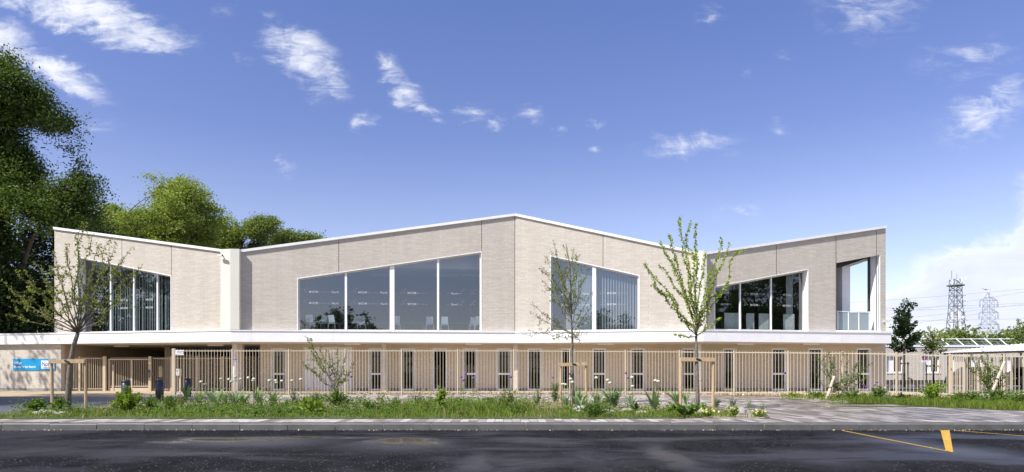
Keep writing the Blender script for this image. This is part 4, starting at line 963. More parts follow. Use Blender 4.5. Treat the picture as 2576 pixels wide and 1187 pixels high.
def big_tree(name, lab, base, ells, seed, leaf, bark, ncl, per, lsize, rcl, rt, group=None, thr=-0.4, fr=0.35, nmain=9, nsub=70, hfork=0.3, aspect=0.5, cat="tree"):
    rng = np.random.default_rng(seed); t = thing(name, lab, cat, base, group)
    cl = crown_pts(ells, ncl, rng, thr, fr)
    cc = np.mean([e[:3] for e in ells], axis=0); top = max(e[2] + e[5] for e in ells); b = np.array(base, float)
    zf = b[2] + (top - b[2]) * hfork; mb = MB()
    trunk = [b + (0, 0, -0.2), b + (0, 0, 0.3), b * .75 + np.array([cc[0], cc[1], zf]) * .25, np.array([b[0] * .6 + cc[0] * .4, b[1] * .6 + cc[1] * .4, zf])]
    trunk[2][2] = b[2] + (zf - b[2]) * .55; mb.tube(trunk, [rt * 1.35, rt * 1.05, rt * .85, rt * .7], 10)
    fork = trunk[-1]; nodes = []
    far = cl[rng.permutation(len(cl))]
    mains = []
    for p in far:
        d = (p - fork) / np.linalg.norm(p - fork)
        if all(np.dot(d, m) < 0.86 for m, _ in mains): mains.append((d, p))
        if len(mains) >= nmain: break
    for d, p in mains:
        L = np.linalg.norm(p - fork); c1 = fork + np.array([d[0] * .25, d[1] * .25, abs(d[2]) * .3 + .12]) * L; pts = []; wob = rng.normal(size=3) * 0.05 * L
        for k in np.linspace(0, 1, 9): pts.append((1 - k) ** 2 * fork + 2 * k * (1 - k) * c1 + k * k * p + wob * math.sin(k * 7) * k)
        rr = [rt * .5 * (1 - k) + 0.03 for k in np.linspace(0, 1, 9)]; mb.tube(pts, rr, 7)
        nodes += [(q, r) for q, r in zip(pts[2:], rr[2:])]
    NP = np.array([q for q, _ in nodes])
    for p in far[:nsub]:
        i = int(np.argmin(np.sum((NP - p) ** 2, axis=1) + 0.3 * np.maximum(0, NP[:, 2] - p[2]) ** 2)); q, r = nodes[i]; L = np.linalg.norm(p - q)
        if L < 0.4: continue
        m = (q + p) / 2 + rng.normal(size=3) * 0.12 * L + (0, 0, 0.1 * L); pts = [(1 - k) ** 2 * q + 2 * k * (1 - k) * m + k * k * p for k in np.linspace(0, 1, 6)]
        mb.tube(pts, [min(r, 0.09) * (1 - k) + 0.012 for k in np.linspace(0, 1, 6)], 5)
    tr = mb.obj("trunk", bark, t, smooth=True)
    n = ncl * per; cen = np.repeat(cl, per, axis=0); rad = rcl * rng.uniform(0.6, 1.35, ncl)
    off = rng.normal(size=(n, 3)) * np.repeat(rad, per)[:, None] * (0.52, 0.52, 0.26)
    off[:, 2] -= 0.10 * (off[:, 0] ** 2 + off[:, 1] ** 2)
    o = np.array(base); V, Fq = leaves(cen + off - o, lsize, rng, aspect, 0.2, flat=0.62)
    link("crown", nmesh("crown", V, Fq), leaf, t)
    return t
def E(px, py, rx, ry, Y, dep=None):
    s = Y / F; return (gx(px, Y), Y, gz(py, Y), rx * s, (dep if dep else rx * s), ry * s)
def Es(L, Y, jit=0): return [E(a, b2, c2, d, Y + (jit * ((i * 7) % 5 - 2))) for i, (a, b2, c2, d) in enumerate(L)]
big_tree("broadleaf_tree", "tall dark broadleaf tree towering over the left end of the school", (gx(-40, 50), 50, 0), Es([(15, 215, 95, 95), (60, 330, 125, 95), (120, 455, 115, 100), (-60, 420, 160, 180), (160, 545, 85, 50), (40, 560, 150, 90), (190, 480, 55, 38)], 50, 0.6), 11, 'l_big', 'bark_dark', 1250, 92, 0.21, 0.98, 0.55, "big trees behind the school", thr=0.0, hfork=0.22)
big_tree("broadleaf_tree", "dense shade-dark tree filling the gap left of the school, below the tallest tree", (gx(70, 55), 55, 0), Es([(60, 680, 150, 110), (20, 780, 160, 90), (-90, 720, 160, 140), (110, 800, 80, 70), (210, 590, 60, 40)], 55), 12, 'l_deep_shade', 'bark_dark', 700, 60, 0.30, 1.2, 0.5, "big trees behind the school", thr=-1.2, hfork=0.15)
big_tree("broadleaf_tree", "shade-dark green tree at the far left edge of the photo behind the low wing", (gx(-160, 47), 47, 0), Es([(-120, 600, 120, 190), (-60, 740, 110, 110), (-30, 800, 90, 60)], 47), 16, 'l_deep_shade', 'bark_dark', 480, 60, 0.30, 1.1, 0.45, "big trees behind the school", thr=-1.0, hfork=0.15)
big_tree("chestnut_tree", "round yellow-green tree rising behind the left roof slope", (gx(415, 62), 62, 0), Es([(405, 490, 95, 62), (340, 560, 78, 62), (470, 535, 75, 72), (410, 585, 130, 60), (500, 600, 45, 60), (300, 600, 48, 40)], 62, 0.7), 13, 'l_chest', 'bark_dark', 720, 92, 0.22, 0.95, 0.5, "big trees behind the school", thr=-0.25, hfork=0.42, nsub=90)
big_tree("broadleaf_tree", "thin yellowish tree top just right of the round yellow-green tree", (gx(585, 70), 70, 0), Es([(570, 588, 36, 46), (600, 612, 48, 40), (630, 592, 30, 40), (545, 605, 30, 40)], 70), 14, 'l_chest', 'bark_dark', 230, 60, 0.22, 0.8, 0.35, "big trees behind the school", thr=-0.2, hfork=0.5)
big_tree("broadleaf_tree", "mid green open-crowned tree behind the cream corner column", (gx(672, 70), 70, 0), Es([(668, 588, 46, 40), (700, 612, 56, 32), (640, 620, 40, 30)], 70), 15, 'l_far', 'bark_dark', 300, 60, 0.22, 0.8, 0.35, "big trees behind the school", thr=-0.2, hfork=0.5)
big_tree("broadleaf_tree", "small dark green treetop peeping over the roof at the end of the tree row", (gx(760, 74), 74, 0), Es([(735, 604, 44, 22), (782, 604, 30, 16), (710, 606, 34, 24)], 74), 17, 'l_far', 'bark_dark', 130, 50, 0.28, 0.9, 0.3, "big trees behind the school", thr=-0.6, hfork=0.5)
# trees left of and behind the camera: they throw the dappled shade on the name board wall and stand mirrored in the panes
def mirror_spot(f, px, py, dist):
    q, z = f.hit(px, py); h = f.p(q, z); d = Vector((h.x, h.y, 0)).normalized(); r = d - 2 * d.dot(f.n) * f.n
    p = h + r * dist; return p.x, p.y
def sized(x, y, w, h, zc, dep=None): return (x, y, zc, w, dep or w, h)
for loc, el, sd, lab in [((-42.5, 33, 0), [(-42.3, 33, 16.0, 4.6, 5, 5.0), (-44.5, 32, 11.5, 5, 4.5, 4)], 21, "roadside tree left of the photo whose shade dapples the name board wall"),
                         ((-27.5, 19.5, 0), [(-27.5, 19.5, 13.5, 5, 4.6, 4.4), (-25, 21.5, 11.5, 3.4, 3.4, 3)], 49, "roadside tree nearest the camera on the left, shading the driveway"), ((-34, 22, 0), [(-34, 22.5, 15, 4.6, 4.6, 4.6)], 48, "roadside tree behind the others on the left, shading the sand-coloured threshold")]:
    big_tree("shade_tree", lab, loc, el, sd, 'l_big', 'bark_dark', 300 if sd == 21 else 260, 34, 0.34, 0.85, 0.4, thr=0.1 if sd == 21 else -0.35, nmain=7, nsub=30)
for i, px in enumerate((250, 340, 410)):
    x, y = mirror_spot(fA, px, 770, 48 + 5 * i); big_tree("mirrored_tree", "%s tree far left of the photo, mirrored in the leftmost slanted window" % ("first", "second", "third")[i], (x, y, 0), [(x, y, 9, 6, 6, 7), (x + 3, y - 3, 5, 5, 5, 4.5)], 50 + i, 'l_big', 'bark_dark', 230, 34, 0.5, 1.1, 0.5, thr=-0.9, nmain=6, nsub=10)
x, y = mirror_spot(fB, 868, 800, 66); big_tree("mirrored_tree", "round tree across the road, mirrored in the left panes of the wide window", (x, y, 0), [(x, y, 7.2, 4.2, 4, 4.2), (x - 3, y, 5.0, 3, 3, 3.2), (x + 3.4, y, 5.2, 3, 3, 3.4)], 23, 'l_big', 'bark_dark', 260, 44, 0.5, 1.0, 0.35, thr=-1.8, nmain=6, nsub=10)
x, y = mirror_spot(fB, 1195, 820, 70); big_tree("mirrored_tree", "low tree across the road, mirrored at the right edge of the wide window", (x, y, 0), [(x, y, 4.4, 3.2, 3, 2.6)], 24, 'l_big', 'bark_dark', 80, 30, 0.5, 0.9, 0.3, thr=-1.2, nmain=5, nsub=8)
x, y = mirror_spot(fC, 1545, 810, 75); big_tree("mirrored_tree", "low tree across the road, mirrored in the window with open blinds", (x, y, 0), [(x, y, 5.4, 5.2, 3, 3.0)], 25, 'l_big', 'bark_dark', 120, 30, 0.5, 1.0, 0.3, thr=-1.2, nmain=5, nsub=8)
for i, (px, w, zc, h) in enumerate([(1835, 6.5, 9.5, 6.0), (1915, 7.0, 11.5, 7.2), (1985, 6.0, 11.0, 6.8)]):
    x, y = mirror_spot(fD, px, 760, 62 + 4 * i); big_tree("mirrored_tree", "%s tall tree across the road, mirrored in the dark right-hand window" % ("leftmost", "middle", "rightmost")[i], (x, y, 0), [(x, y, zc, w * .75, w * .6, h), (x + 2, y, zc - 4, w * .7, w * .6, h * .6)], 26 + i, 'l_big', 'bark_dark', 300, 34, 0.45, 1.0, 0.5, thr=-0.5, nmain=7, nsub=20)

def bez(p0, p1, p2, n): return [(1 - k) ** 2 * p0 + 2 * k * (1 - k) * p1 + k * k * p2 for k in np.linspace(0, 1, n)]
def young_tree(name, lab, Y, trunk_px, r0, shoots, seed, leaf, spread, nodes_per_m, lsize, per=3, tips=1.0, bark='bark', twigs=2, start=0.15, lsp=0.04, group=None, cat="young tree", direct=False, cz=0.14):
    """staked young tree: bent trunk, long shoots that bear leaf tufts; shoots = (start px, start py, tip px, tip py)"""
    rng = np.random.default_rng(seed); W = lambda px, py, dy=0.0: np.array([gx(px, Y + dy), Y + dy, gz(py, Y + dy)])
    base = W(*trunk_px[0]); t = thing(name, lab, cat, tuple(base), group)
    mb = MB(); tp = [W(*p) for p in trunk_px]; tp[0] = tp[0] - (0, 0, 0.12); n = len(tp)
    tt = 0.95 if trunk_px[-1][1] < 800 else 0.5; mb.tube(tp, [r0 * (1.15 - tt * i / max(1, n - 1)) + rng.uniform(-.004, .004) for i in range(n)], 9); tr = mb.obj("trunk", bark, t, smooth=True)
    mb = MB(); L_c = []; L_d = []
    def put(pts, k0):
        seg = np.array(pts); d = np.diff(seg, axis=0); ln = np.linalg.norm(d, axis=1).sum(); m = max(3, int(ln * nodes_per_m))
        for k in np.linspace(k0, 1, m):
            i = min(len(d) - 1, int(k * len(d))); fr = k * len(d) - i; p = seg[i] + d[i] * fr
            for j in range(per if rng.random() < 0.3 + 0.7 * k * tips else 1):
                v = rng.normal(size=3); v /= np.linalg.norm(v); L_c.append(p + v * lsp * rng.uniform(0.4, 1.3)); L_d.append(v)
    for sx, sy, ex, ey in shoots:
        dy = rng.uniform(-spread, spread); a = W(sx, sy); e = W(ex, ey, dy); c = a * .5 + e * .5; L = np.linalg.norm(e - a)
        c = np.array([a[0] * .45 + e[0] * .55 + (rng.uniform(-.02, .02)) * L, (a[1] + e[1]) / 2 + rng.uniform(-.1, .1) * L, c[2]])
        if ey < sy: c[0] = a[0] + (e[0] - a[0]) * (0.62 if abs(ex - sx) > abs(ey - sy) else 0.42); 
        pts = bez(a, c, e, 11); wb = rng.normal(size=3) * 0.02 * L
        pts = [p + wb * math.sin(i * 1.3) for i, p in enumerate(pts)]; rr = r0 * 0.17 * min(1.15, L / 2.2)
        mb.tube(pts, [rr * (1 - k) + 0.0045 for k in np.linspace(0, 1, 11)], 5); put(pts, start)
        for _ in range(twigs):
            i = rng.integers(2, 9); q = pts[i]; d = rng.normal(size=3) * (1, 1, .6) + (0, 0, .7); d /= np.linalg.norm(d); l = L * rng.uniform(.12, .3)
            tw = [q, q + d * l * .5, q + d * l + (0, 0, .06 * l)]; mb.tube(tw, [0.008, 0.006, 0.004], 4); put(tw, 0.3)
    mb.obj("branches", 'twig' if bark == 'bark' else bark, t, smooth=True)
    o = np.array(base); V, Fq = leaves(np.array(L_c) - o, lsize, rng, 0.55, 0.25, direc=np.array(L_d) if direct else None)
    link("crown", nmesh("crown", V, Fq), leaf, t)
    return t
young_tree("young_tree", "staked young tree with a leaning mottled trunk and sparse wide crown, at the left", 20.6, [(170, 1032), (172, 990), (175, 945), (179, 905), (186, 868), (196, 838)], 0.085,
    [(196, 838, 3, 705), (196, 838, 33, 735), (196, 838, 137, 634), (196, 838, 140, 670), (196, 838, 190, 592), (196, 838, 207, 557), (196, 838, 222, 582), (196, 838, 254, 612), (196, 838, 280, 596), (196, 838, 292, 612), (196, 838, 330, 626),
     (196, 838, 358, 669), (196, 838, 345, 690), (196, 838, 300, 745), (196, 836, 60, 770), (196, 836, 20, 790), (196, 838, 110, 700), (196, 838, 165, 620), (196, 838, 240, 660), (196, 838, 90, 660), (196, 838, 310, 655), (196, 838, 40, 680), (196, 838, 70, 705)],
    31, 'l_olive', 1.3, 12.0, 0.075, per=3, twigs=4, start=0.32, lsp=0.06)
young_tree("young_tree", "staked slim young tree before the two-pane window, with one drooping bare branch", 24.0, [(1443, 1006), (1441, 960), (1439, 905), (1440, 852), (1437, 804), (1436, 730), (1432, 660), (1424, 614)], 0.055,
    [(1437, 804, 1386, 631), (1437, 804, 1398, 628), (1437, 780, 1419, 616), (1437, 800, 1443, 624), (1437, 790, 1455, 668), (1438, 810, 1478, 672), (1440, 830, 1491, 733), (1438, 800, 1360, 670), (1438, 806, 1367, 709), (1440, 838, 1338, 763),
     (1440, 840, 1334, 785), (1440, 845, 1489, 768), (1440, 850, 1478, 838), (1440, 840, 1316, 842), (1440, 848, 1390, 850), (1437, 760, 1400, 660), (1437, 770, 1380, 690), (1437, 740, 1450, 640), (1438, 800, 1395, 720), (1439, 815, 1470, 700), (1440, 845, 1460, 858), (1438, 820, 1385, 740), (1438, 795, 1410, 690)],
    32, 'l_olive', 1.0, 13.0, 0.07, per=3, twigs=4, start=0.22, lsp=0.07)
young_tree("young_tree", "staked vase-shaped young tree with bright fresh leaves, by the second corner column", 20.2, [(1756, 1033), (1755, 990), (1753, 930), (1752, 880), (1751, 845)], 0.058,
    [(1751, 845, 1618, 659), (1751, 843, 1645, 718), (1750, 800, 1661, 610), (1751, 840, 1683, 590), (1751, 840, 1708, 544), (1751, 835, 1733, 564), (1751, 830, 1750, 562), (1752, 842, 1816, 598), (1752, 843, 1836, 613), (1752, 843, 1869, 624),
     (1751, 800, 1661, 667), (1752, 835, 1832, 712), (1752, 830, 1787, 675), (1751, 820, 1689, 663), (1751, 790, 1745, 640), (1752, 780, 1775, 640), (1751, 810, 1715, 620), (1751, 845, 1640, 700), (1752, 845, 1812, 800), (1751, 848, 1700, 842), (1752, 820, 1800, 690)],
    33, 'l_young', 0.9, 30.0, 0.082, per=3, twigs=0, start=0.08, lsp=0.05)
def frame_stake(name, lab, Y, posts, rail, mat='stake'):
    W = lambda px, py: Vector((gx(px, Y), Y, gz(py, Y))); t = thing(name, lab, "tree stake", tuple(W(posts[0][0], posts[0][1])), "timber frames round young trees")
    for bx, by, tx, ty in posts: MB().tube([W(bx, by) - Vector((0, 0, 0.15)), W(tx, ty)], 0.045, 8).obj("post", mat, t, smooth=False)
    (ax, ay), (cx2, cy) = rail; a, c2 = W(ax, ay) + Vector((0, -0.07, 0)), W(cx2, cy) + Vector((0, -0.07, 0)); MB().beam(a, c2, 0.035, 0.115).obj("rail", mat, t, bevel=0.005)
    m = (a + c2) / 2 + Vector((0.02, -0.03, 0)); MB().beam(m + Vector((-0.07, 0, 0.03)), m + Vector((0.07, 0, -0.03)), 0.02, 0.05).obj("tie", 'rubber', t)
frame_stake("tree_stake", "weathered timber stake frame round the leaning tree at the left", 20.6, [(132, 1028, 130, 904), (216, 1029, 215, 903)], [(126, 909.5), (217, 908.5)])
frame_stake("tree_stake", "timber stake frame round the slim tree by the two-pane window", 23.8, [(1410, 1019, 1411, 913), (1475, 1016, 1474, 913)], [(1407, 917.5), (1477, 915.5)])
frame_stake("tree_stake", "timber stake frame round the vase-shaped bright leaved tree", 20.2, [(1711, 1033, 1714, 900), (1793, 1024, 1795, 902)], [(1711, 904), (1797, 905)])
# multi-stemmed shrubs
young_tree("spreading_shrub", "leaning multi-stemmed shrub with thin upright shoots, before the white doors", 23.5, [(848, 992), (846, 975)], 0.045,
    [(847, 985, 771, 848), (847, 985, 760, 909), (847, 985, 788, 930), (847, 985, 850, 876), (847, 985, 892, 909), (847, 985, 805, 870), (847, 985, 872, 887), (847, 985, 822, 880), (847, 985, 785, 890), (847, 985, 835, 900), (847, 985, 865, 925), (847, 985, 775, 872), (847, 985, 880, 935)], 34, 'l_olive', 0.6, 16, 0.07, per=3, twigs=3, start=0.4, lsp=0.05, cat="shrub")
young_tree("spreading_shrub", "wide airy shrub beside a leaning pale log, right of the crossing", 27.5, [(2112, 1008), (2110, 996)], 0.04,
    [(2111, 1000, 2051, 892), (2111, 1000, 2062, 926), (2111, 1000, 2118, 881), (2111, 1000, 2163, 909), (2111, 1000, 2192, 912), (2111, 1000, 2084, 881), (2111, 1000, 2142, 940), (2111, 1000, 2100, 893), (2111, 1000, 2135, 905), (2111, 1000, 2070, 905), (2111, 1000, 2170, 925), (2111, 1000, 2088, 915), (2111, 1000, 2178, 945), (2111, 1000, 2050, 940)], 35, 'l_bush', 0.7, 15, 0.07, per=3, twigs=4, start=0.3, lsp=0.06, cat="shrub")
young_tree("spreading_shrub", "airy shrub growing by the fence at the right edge, with a pale log", 27.0, [(2500, 1006), (2500, 990)], 0.04,
    [(2500, 1000, 2442, 892), (2500, 1000, 2481, 885), (2500, 1000, 2518, 905), (2500, 1000, 2465, 937), (2500, 1000, 2455, 910), (2500, 1000, 2495, 900), (2500, 1000, 2530, 935), (2500, 1000, 2474, 905), (2500, 1000, 2510, 925), (2500, 1000, 2470, 880), (2500, 1000, 2440, 925)], 36, 'l_bush', 0.6, 15, 0.075, per=3, twigs=4, start=0.3, lsp=0.06, cat="shrub")
def log_stake(lab, Y, a, c2):
    W = lambda px, py: Vector((gx(px, Y), Y, gz(py, Y))); p, q = W(*a), W(*c2); t = thing("log_stake", lab, "log stake", tuple(p), "leaning pale logs"); d = q - p
    MB().tube([p - d * .08, p + d * .3 + Vector((.02, 0, 0)), p + d * .7, q], [0.065, 0.06, 0.055, 0.05], 9).obj("log", 'pale_wood', t, smooth=True); MB().tube([p + d * .5, p + d * .53], 0.066, 9).obj("tie", 'rubber', t)
log_stake("leaning pale log propping the wide shrub right of the crossing", 27.2, (2078, 1005), (2099, 946)); log_stake("leaning pale log propping the shrub at the right edge", 26.6, (2489, 1001), (2527, 909))
# trees behind the fence on the right
young_tree("young_tree", "dark leaved young tree beside the right end of the school", 50, [(2273, 972), (2273, 930), (2274, 885), (2275, 860)], 0.11,
    [(2275, 880, 2240, 865), (2275, 870, 2236, 845), (2275, 870, 2310, 850), (2275, 860, 2246, 820), (2275, 850, 2303, 815), (2275, 850, 2262, 790), (2275, 840, 2290, 775), (2275, 840, 2278, 757), (2275, 830, 2268, 770), (2275, 875, 2300, 880), (2275, 875, 2255, 885), (2275, 850, 2250, 800), (2275, 860, 2318, 838), (2275, 850, 2260, 830), (2275, 845, 2290, 820), (2275, 830, 2284, 790)], 37, 'l_deep_shade', 0.9, 12, 0.24, per=5, twigs=4, start=0.15, lsp=0.2, bark='bark_dark')
young_tree("young_tree", "pale leaved young tree in a light timber frame, in the yard", 52, [(2348, 975), (2348, 930), (2347, 890)], 0.07,
    [(2347, 895, 2316, 862), (2347, 890, 2325, 835), (2347, 890, 2338, 822), (2347, 890, 2352, 828), (2347, 890, 2368, 840), (2347, 890, 2382, 856), (2347, 895, 2378, 880), (2347, 895, 2318, 882), (2347, 885, 2345, 840), (2347, 890, 2360, 850), (2347, 890, 2330, 858)], 38, 'l_olive', 0.9, 10, 0.17, per=4, twigs=4, start=0.2, lsp=0.15)
young_tree("young_tree", "young tree with pale leaves rising over the white canopy at the right edge", 55, [(2570, 975), (2570, 930), (2568, 880)], 0.08,
    [(2568, 890, 2562, 803), (2568, 880, 2545, 835), (2568, 885, 2590, 825), (2568, 890, 2540, 860), (2568, 890, 2555, 830), (2568, 890, 2600, 850), (2568, 890, 2575, 815), (2568, 890, 2548, 850)], 39, 'l_far', 0.9, 10, 0.2, per=4, twigs=4, start=0.2, lsp=0.16)
frame_stake("tree_stake", "pale timber frame round the small yard tree before the far building", 51.6, [(2330, 975, 2331, 917), (2363, 975, 2363, 915)], [(2328, 920.5), (2366, 921)])
frame_stake("tree_stake", "shade-toned timber frame of the dark leaved tree by the school's right end", 49.5, [(2258, 975, 2258, 912), (2284, 973, 2284, 910)], [(2256, 914), (2286, 914.5)], 'shade_wood')
for a, c2, lab in (((2232, 976), (2256, 952), "shade-toned prop leaning left at the foot of the dark leaved tree"), ((2314, 976), (2287, 950), "shade-toned prop leaning right at the foot of the dark leaved tree")):
    Y = 49; p, q = [Vector((gx(u, Y), Y, gz(v, Y))) for u, v in (a, c2)]; t = thing("timber_prop", lab, "prop", tuple(p)); MB().beam(p, q, 0.12, 0.12).obj("bar", 'shade_wood', t); MB().box(p.x - .2, Y - .2, 0.1, p.x + .2, Y + .2, 0.2).obj("foot", 'shade_wood', t)

# ------------------------------------------------------------------ background on the right
def far_building():
    Y = 60; x0, x1 = 23.5, 62; zt = gz(872.5, Y); t = thing("low_building", "long single-storey brick building with flat roof behind the yard", "building", (40, Y, 0.14)); f = Flat(Y, x0, x1)
    wins = [(2231, 2272), (2326, 2364), (2388, 2402), (2428, 2470), (2530, 2575), (2620, 2660)]; hs = [[f.hit(a, 937), f.hit(c2, 937), f.hit(c2, 896.5), f.hit(a, 896.5)] for a, c2 in wins]
    mb = MB(); v, tr = tess(f, [(0, 0.1), (f.L, 0.1), (f.L, zt), (0, zt)], hs, 0); mb.add(v, tr)
    for lp in hs:
        for i in range(4): a, c2 = lp[i], lp[(i + 1) % 4]; mb.add([f.p(*a), f.p(*c2), f.p(*c2, -0.3), f.p(*a, -0.3)], [(0, 1, 2, 3)])
    mb.box(x0, Y + 0.35, 0.1, x1, Y + 12, zt - 0.02); mb.obj("wall", 'brick', t)
    MB().box(x0 - 0.1, Y - 0.06, zt, x1, Y + 12, zt + 0.16).obj("roof", 'coping', t); MB().box(x0 + 0.01, Y - 0.02, 0.1, x1 - 0.01, Y - 0.001, 0.55).obj("plinth", 'dark_and_shade', t)
    for h, (a, c2) in zip(hs, wins):
        xa, za, xb, zb = x0 + h[0][0], h[0][1], x0 + h[1][0], h[2][1]; w = MB().box(xa, Y + 0.18, za, xb, Y + 0.24, za + 0.08).box(xa, Y + 0.18, zb - 0.08, xb, Y + 0.24, zb).obj("window", 'white', t)
        n = max(2, int((xb - xa) / 0.55))
        for i in range(n):
            p, q = xa + (xb - xa) * i / n, xa + (xb - xa) * (i + 1) / n
            MB().box(p, Y + 0.20, za + 0.081, q - 0.09, Y + 0.22, zb - 0.081).obj("pane", 'glass_dark' if (i * 2 + int(a)) % 4 < 2 else 'white', w); MB().box(q - 0.09, Y + 0.18, za + 0.081, q, Y + 0.24, zb - 0.081).obj("mullion", 'white', w)
        MB().box(xa - 0.05, Y - 0.06, za - 0.09, xb + 0.05, Y + 0.17, za - 0.005).obj("sill", 'coping', w)
    # leaning steel guard on the roof
    g = None; zr = zt + 0.16
    for i, px in enumerate((2262, 2304, 2340, 2368, 2405, 2441, 2477, 2514, 2551, 2588, 2625)):
        xx = gx(px, Y + 1.0); mb = MB().beam((xx, Y + 1.0, zr + 0.62), (xx + 0.45, Y + 0.6, zr - 0.01), 0.10, 0.06)
        o = mb.obj("guard_strut", 'alu', t); MB().beam((xx + 0.08, Y + 1.6, zr + 0.4), (xx + 0.65, Y + 1.5, zr - 0.01), 0.06, 0.04).obj("guard_brace", 'steel', t)
    for dz in (0.60, 0.34, 0.12): MB().beam((x0 + 0.3, Y + 1.02 - (0.6 - dz) * .6, zr + dz), (x1, Y + 1.02 - (0.6 - dz) * .6, zr + dz), 0.05, 0.05).obj("guard_rail", 'steel' if dz < .5 else 'alu', t)
far_building()
def carport():
    t = thing("carport", "white corrugated canopy on brown posts over the parked cars", "carport", (gx(2480, 44), 44, 0.14)); mb = MB(); n = 60; rows = []
    for j in range(2):
        Y = 42.0 + 9.0 * j
        for i in range(n + 1):
            k = i / n; px = 2369 + (2700 - 2369) * k; py = (888.3 - 9.5 * k) if j == 0 else (886.5 - 38 * k * (1.18 - .35 * k)); mb.v.append((gx(px, Y), Y, gz(py, Y) + 0.03 * math.cos(i * math.pi)))
    m = n + 1
    for i in range(n): mb.f.append((i, i + 1, m + i + 1, m + i))
    nb = len(mb.v); mb.v += [(a, b2, c2 - 0.03) for a, b2, c2 in mb.v[:nb]]; mb.f += [(nb + i + 1, nb + i, nb + m + i, nb + m + i + 1) for i in range(n)]
    mb.f += [(i + 1, i, nb + i, nb + i + 1) for i in range(n)]; mb.obj("canopy", 'canopy', t)
    a, c2 = Vector((gx(2372, 42.05), 42.05, gz(890.0, 42))), Vector((gx(2700, 42.05), 42.05, gz(880.5, 42))); MB().beam(a, c2, 0.10, 0.13).obj("edge_beam", 'bark_dark', t)
    for px, Y in ((2388, 42.4), (2430, 48.5), (2524, 42.4), (2590, 48), (2640, 42.4)): x = gx(px, Y); z = gz(890, 42) if Y < 45 else 2.45; MB().box(x - 0.09, Y - 0.09, 0.1, x + 0.09, Y + 0.09, z).obj("post", 'bark_dark', t)
carport()
def car(loc, rz, lab):
    t = thing("parked_car", lab, "car", loc, "dark cars under the canopy", rz); o = Vector(loc)
    def put(mb, name, mat, par, **k):
        po = world_loc(par); mb.v = [(a + po.x, b2 + po.y, c2 + po.z) for a, b2, c2 in mb.v]; return mb.obj(name, mat, par, **k)
    side = [(-2.1, 0.35), (-2.15, 0.62), (-2.05, 0.92), (-1.75, 0.98), (-1.35, 1.38), (-0.9, 1.47), (0.1, 1.46), (0.55, 1.32), (1.05, 0.98), (1.9, 0.86), (2.13, 0.66), (2.12, 0.35), (1.7, 0.22), (-1.7, 0.22)]
    mb = MB(); W = [0.86 if z < 1.0 else 0.66 for x, z in side]; n = len(side)
    mb.v = [(x, -w, z) for (x, z), w in zip(side, W)] + [(x, w, z) for (x, z), w in zip(side, W)]; mb.f = [tuple(range(n)), tuple(range(2 * n - 1, n - 1, -1))] + [(i, (i + 1) % n, (i + 1) % n + n, i + n) for i in range(n)]
    put(mb, "body", 'carpaint', t, bevel=0.03)
    for a, b2 in ((0.58, 1.02), (-1.38, -1.72)):
        z0, z1 = (1.30, 1.01) if a > 0 else (1.36, 1.02); mb = MB(); mb.prism([(a, -0.60, z0), (a, 0.60, z0), (b2, 0.74, z1), (b2, -0.74, z1)], (0.03 if a > 0 else -0.03, 0, 0.025)); put(mb, "windscreen" if a > 0 else "rear_window", 'carglass', t)
    for s in (-1, 1):
        for pts in ([(-1.25, 1.0, .86), (-1.1, 1.36, .685), (-0.38, 1.42, .67), (-0.38, 1.0, .86)], [(-0.3, 1.0, .86), (-0.3, 1.42, .67), (0.42, 1.34, .69), (0.85, 1.0, .86)]):
            mb = MB(); mb.add([(x, s * (w + .012), z) for x, z, w in pts], [(0, 1, 2, 3)]); put(mb, "side_window", 'carglass', t)
        for x in (-1.3, 1.35):
            mb = MB(); mb.tube([(x, s * 0.70, 0.31), (x, s * 0.885, 0.31)], 0.31, 20); w = put(mb, "wheel", 'rubber', t); mb = MB(); mb.tube([(x, s * 0.886, 0.31), (x, s * 0.90, 0.31)], 0.2, 12); put(mb, "rim", 'alu', w)
        mb = MB(); mb.box(2.02, s * 0.6 - .17, 0.62, 2.15, s * 0.6 + .17, 0.76); put(mb, "headlight", 'lampwhite', t)
        mb = MB(); mb.box(-2.17, s * 0.66 - .14, 0.70, -2.05, s * 0.66 + .14, 0.88); put(mb, "tail_light", 'tail', t)
        mb = MB(); mb.box(0.62, s * 0.92 - .09, 0.98, 0.76, s * 0.92 + .09, 1.10); put(mb, "mirror", 'carpaint', t)
    mb = MB(); mb.box(-2.175, -.26, 0.48, -2.13, .26, 0.60); put(mb, "number_plate", 'white_ink', t)
car((gx(2443, 47.5), 47.5, 0.15), R(78), "dark parked car seen end-on under the canopy, nearest the school"); car((gx(2588, 46.5), 46.5, 0.15), R(196), "dark parked car cut off by the right edge of the photo")
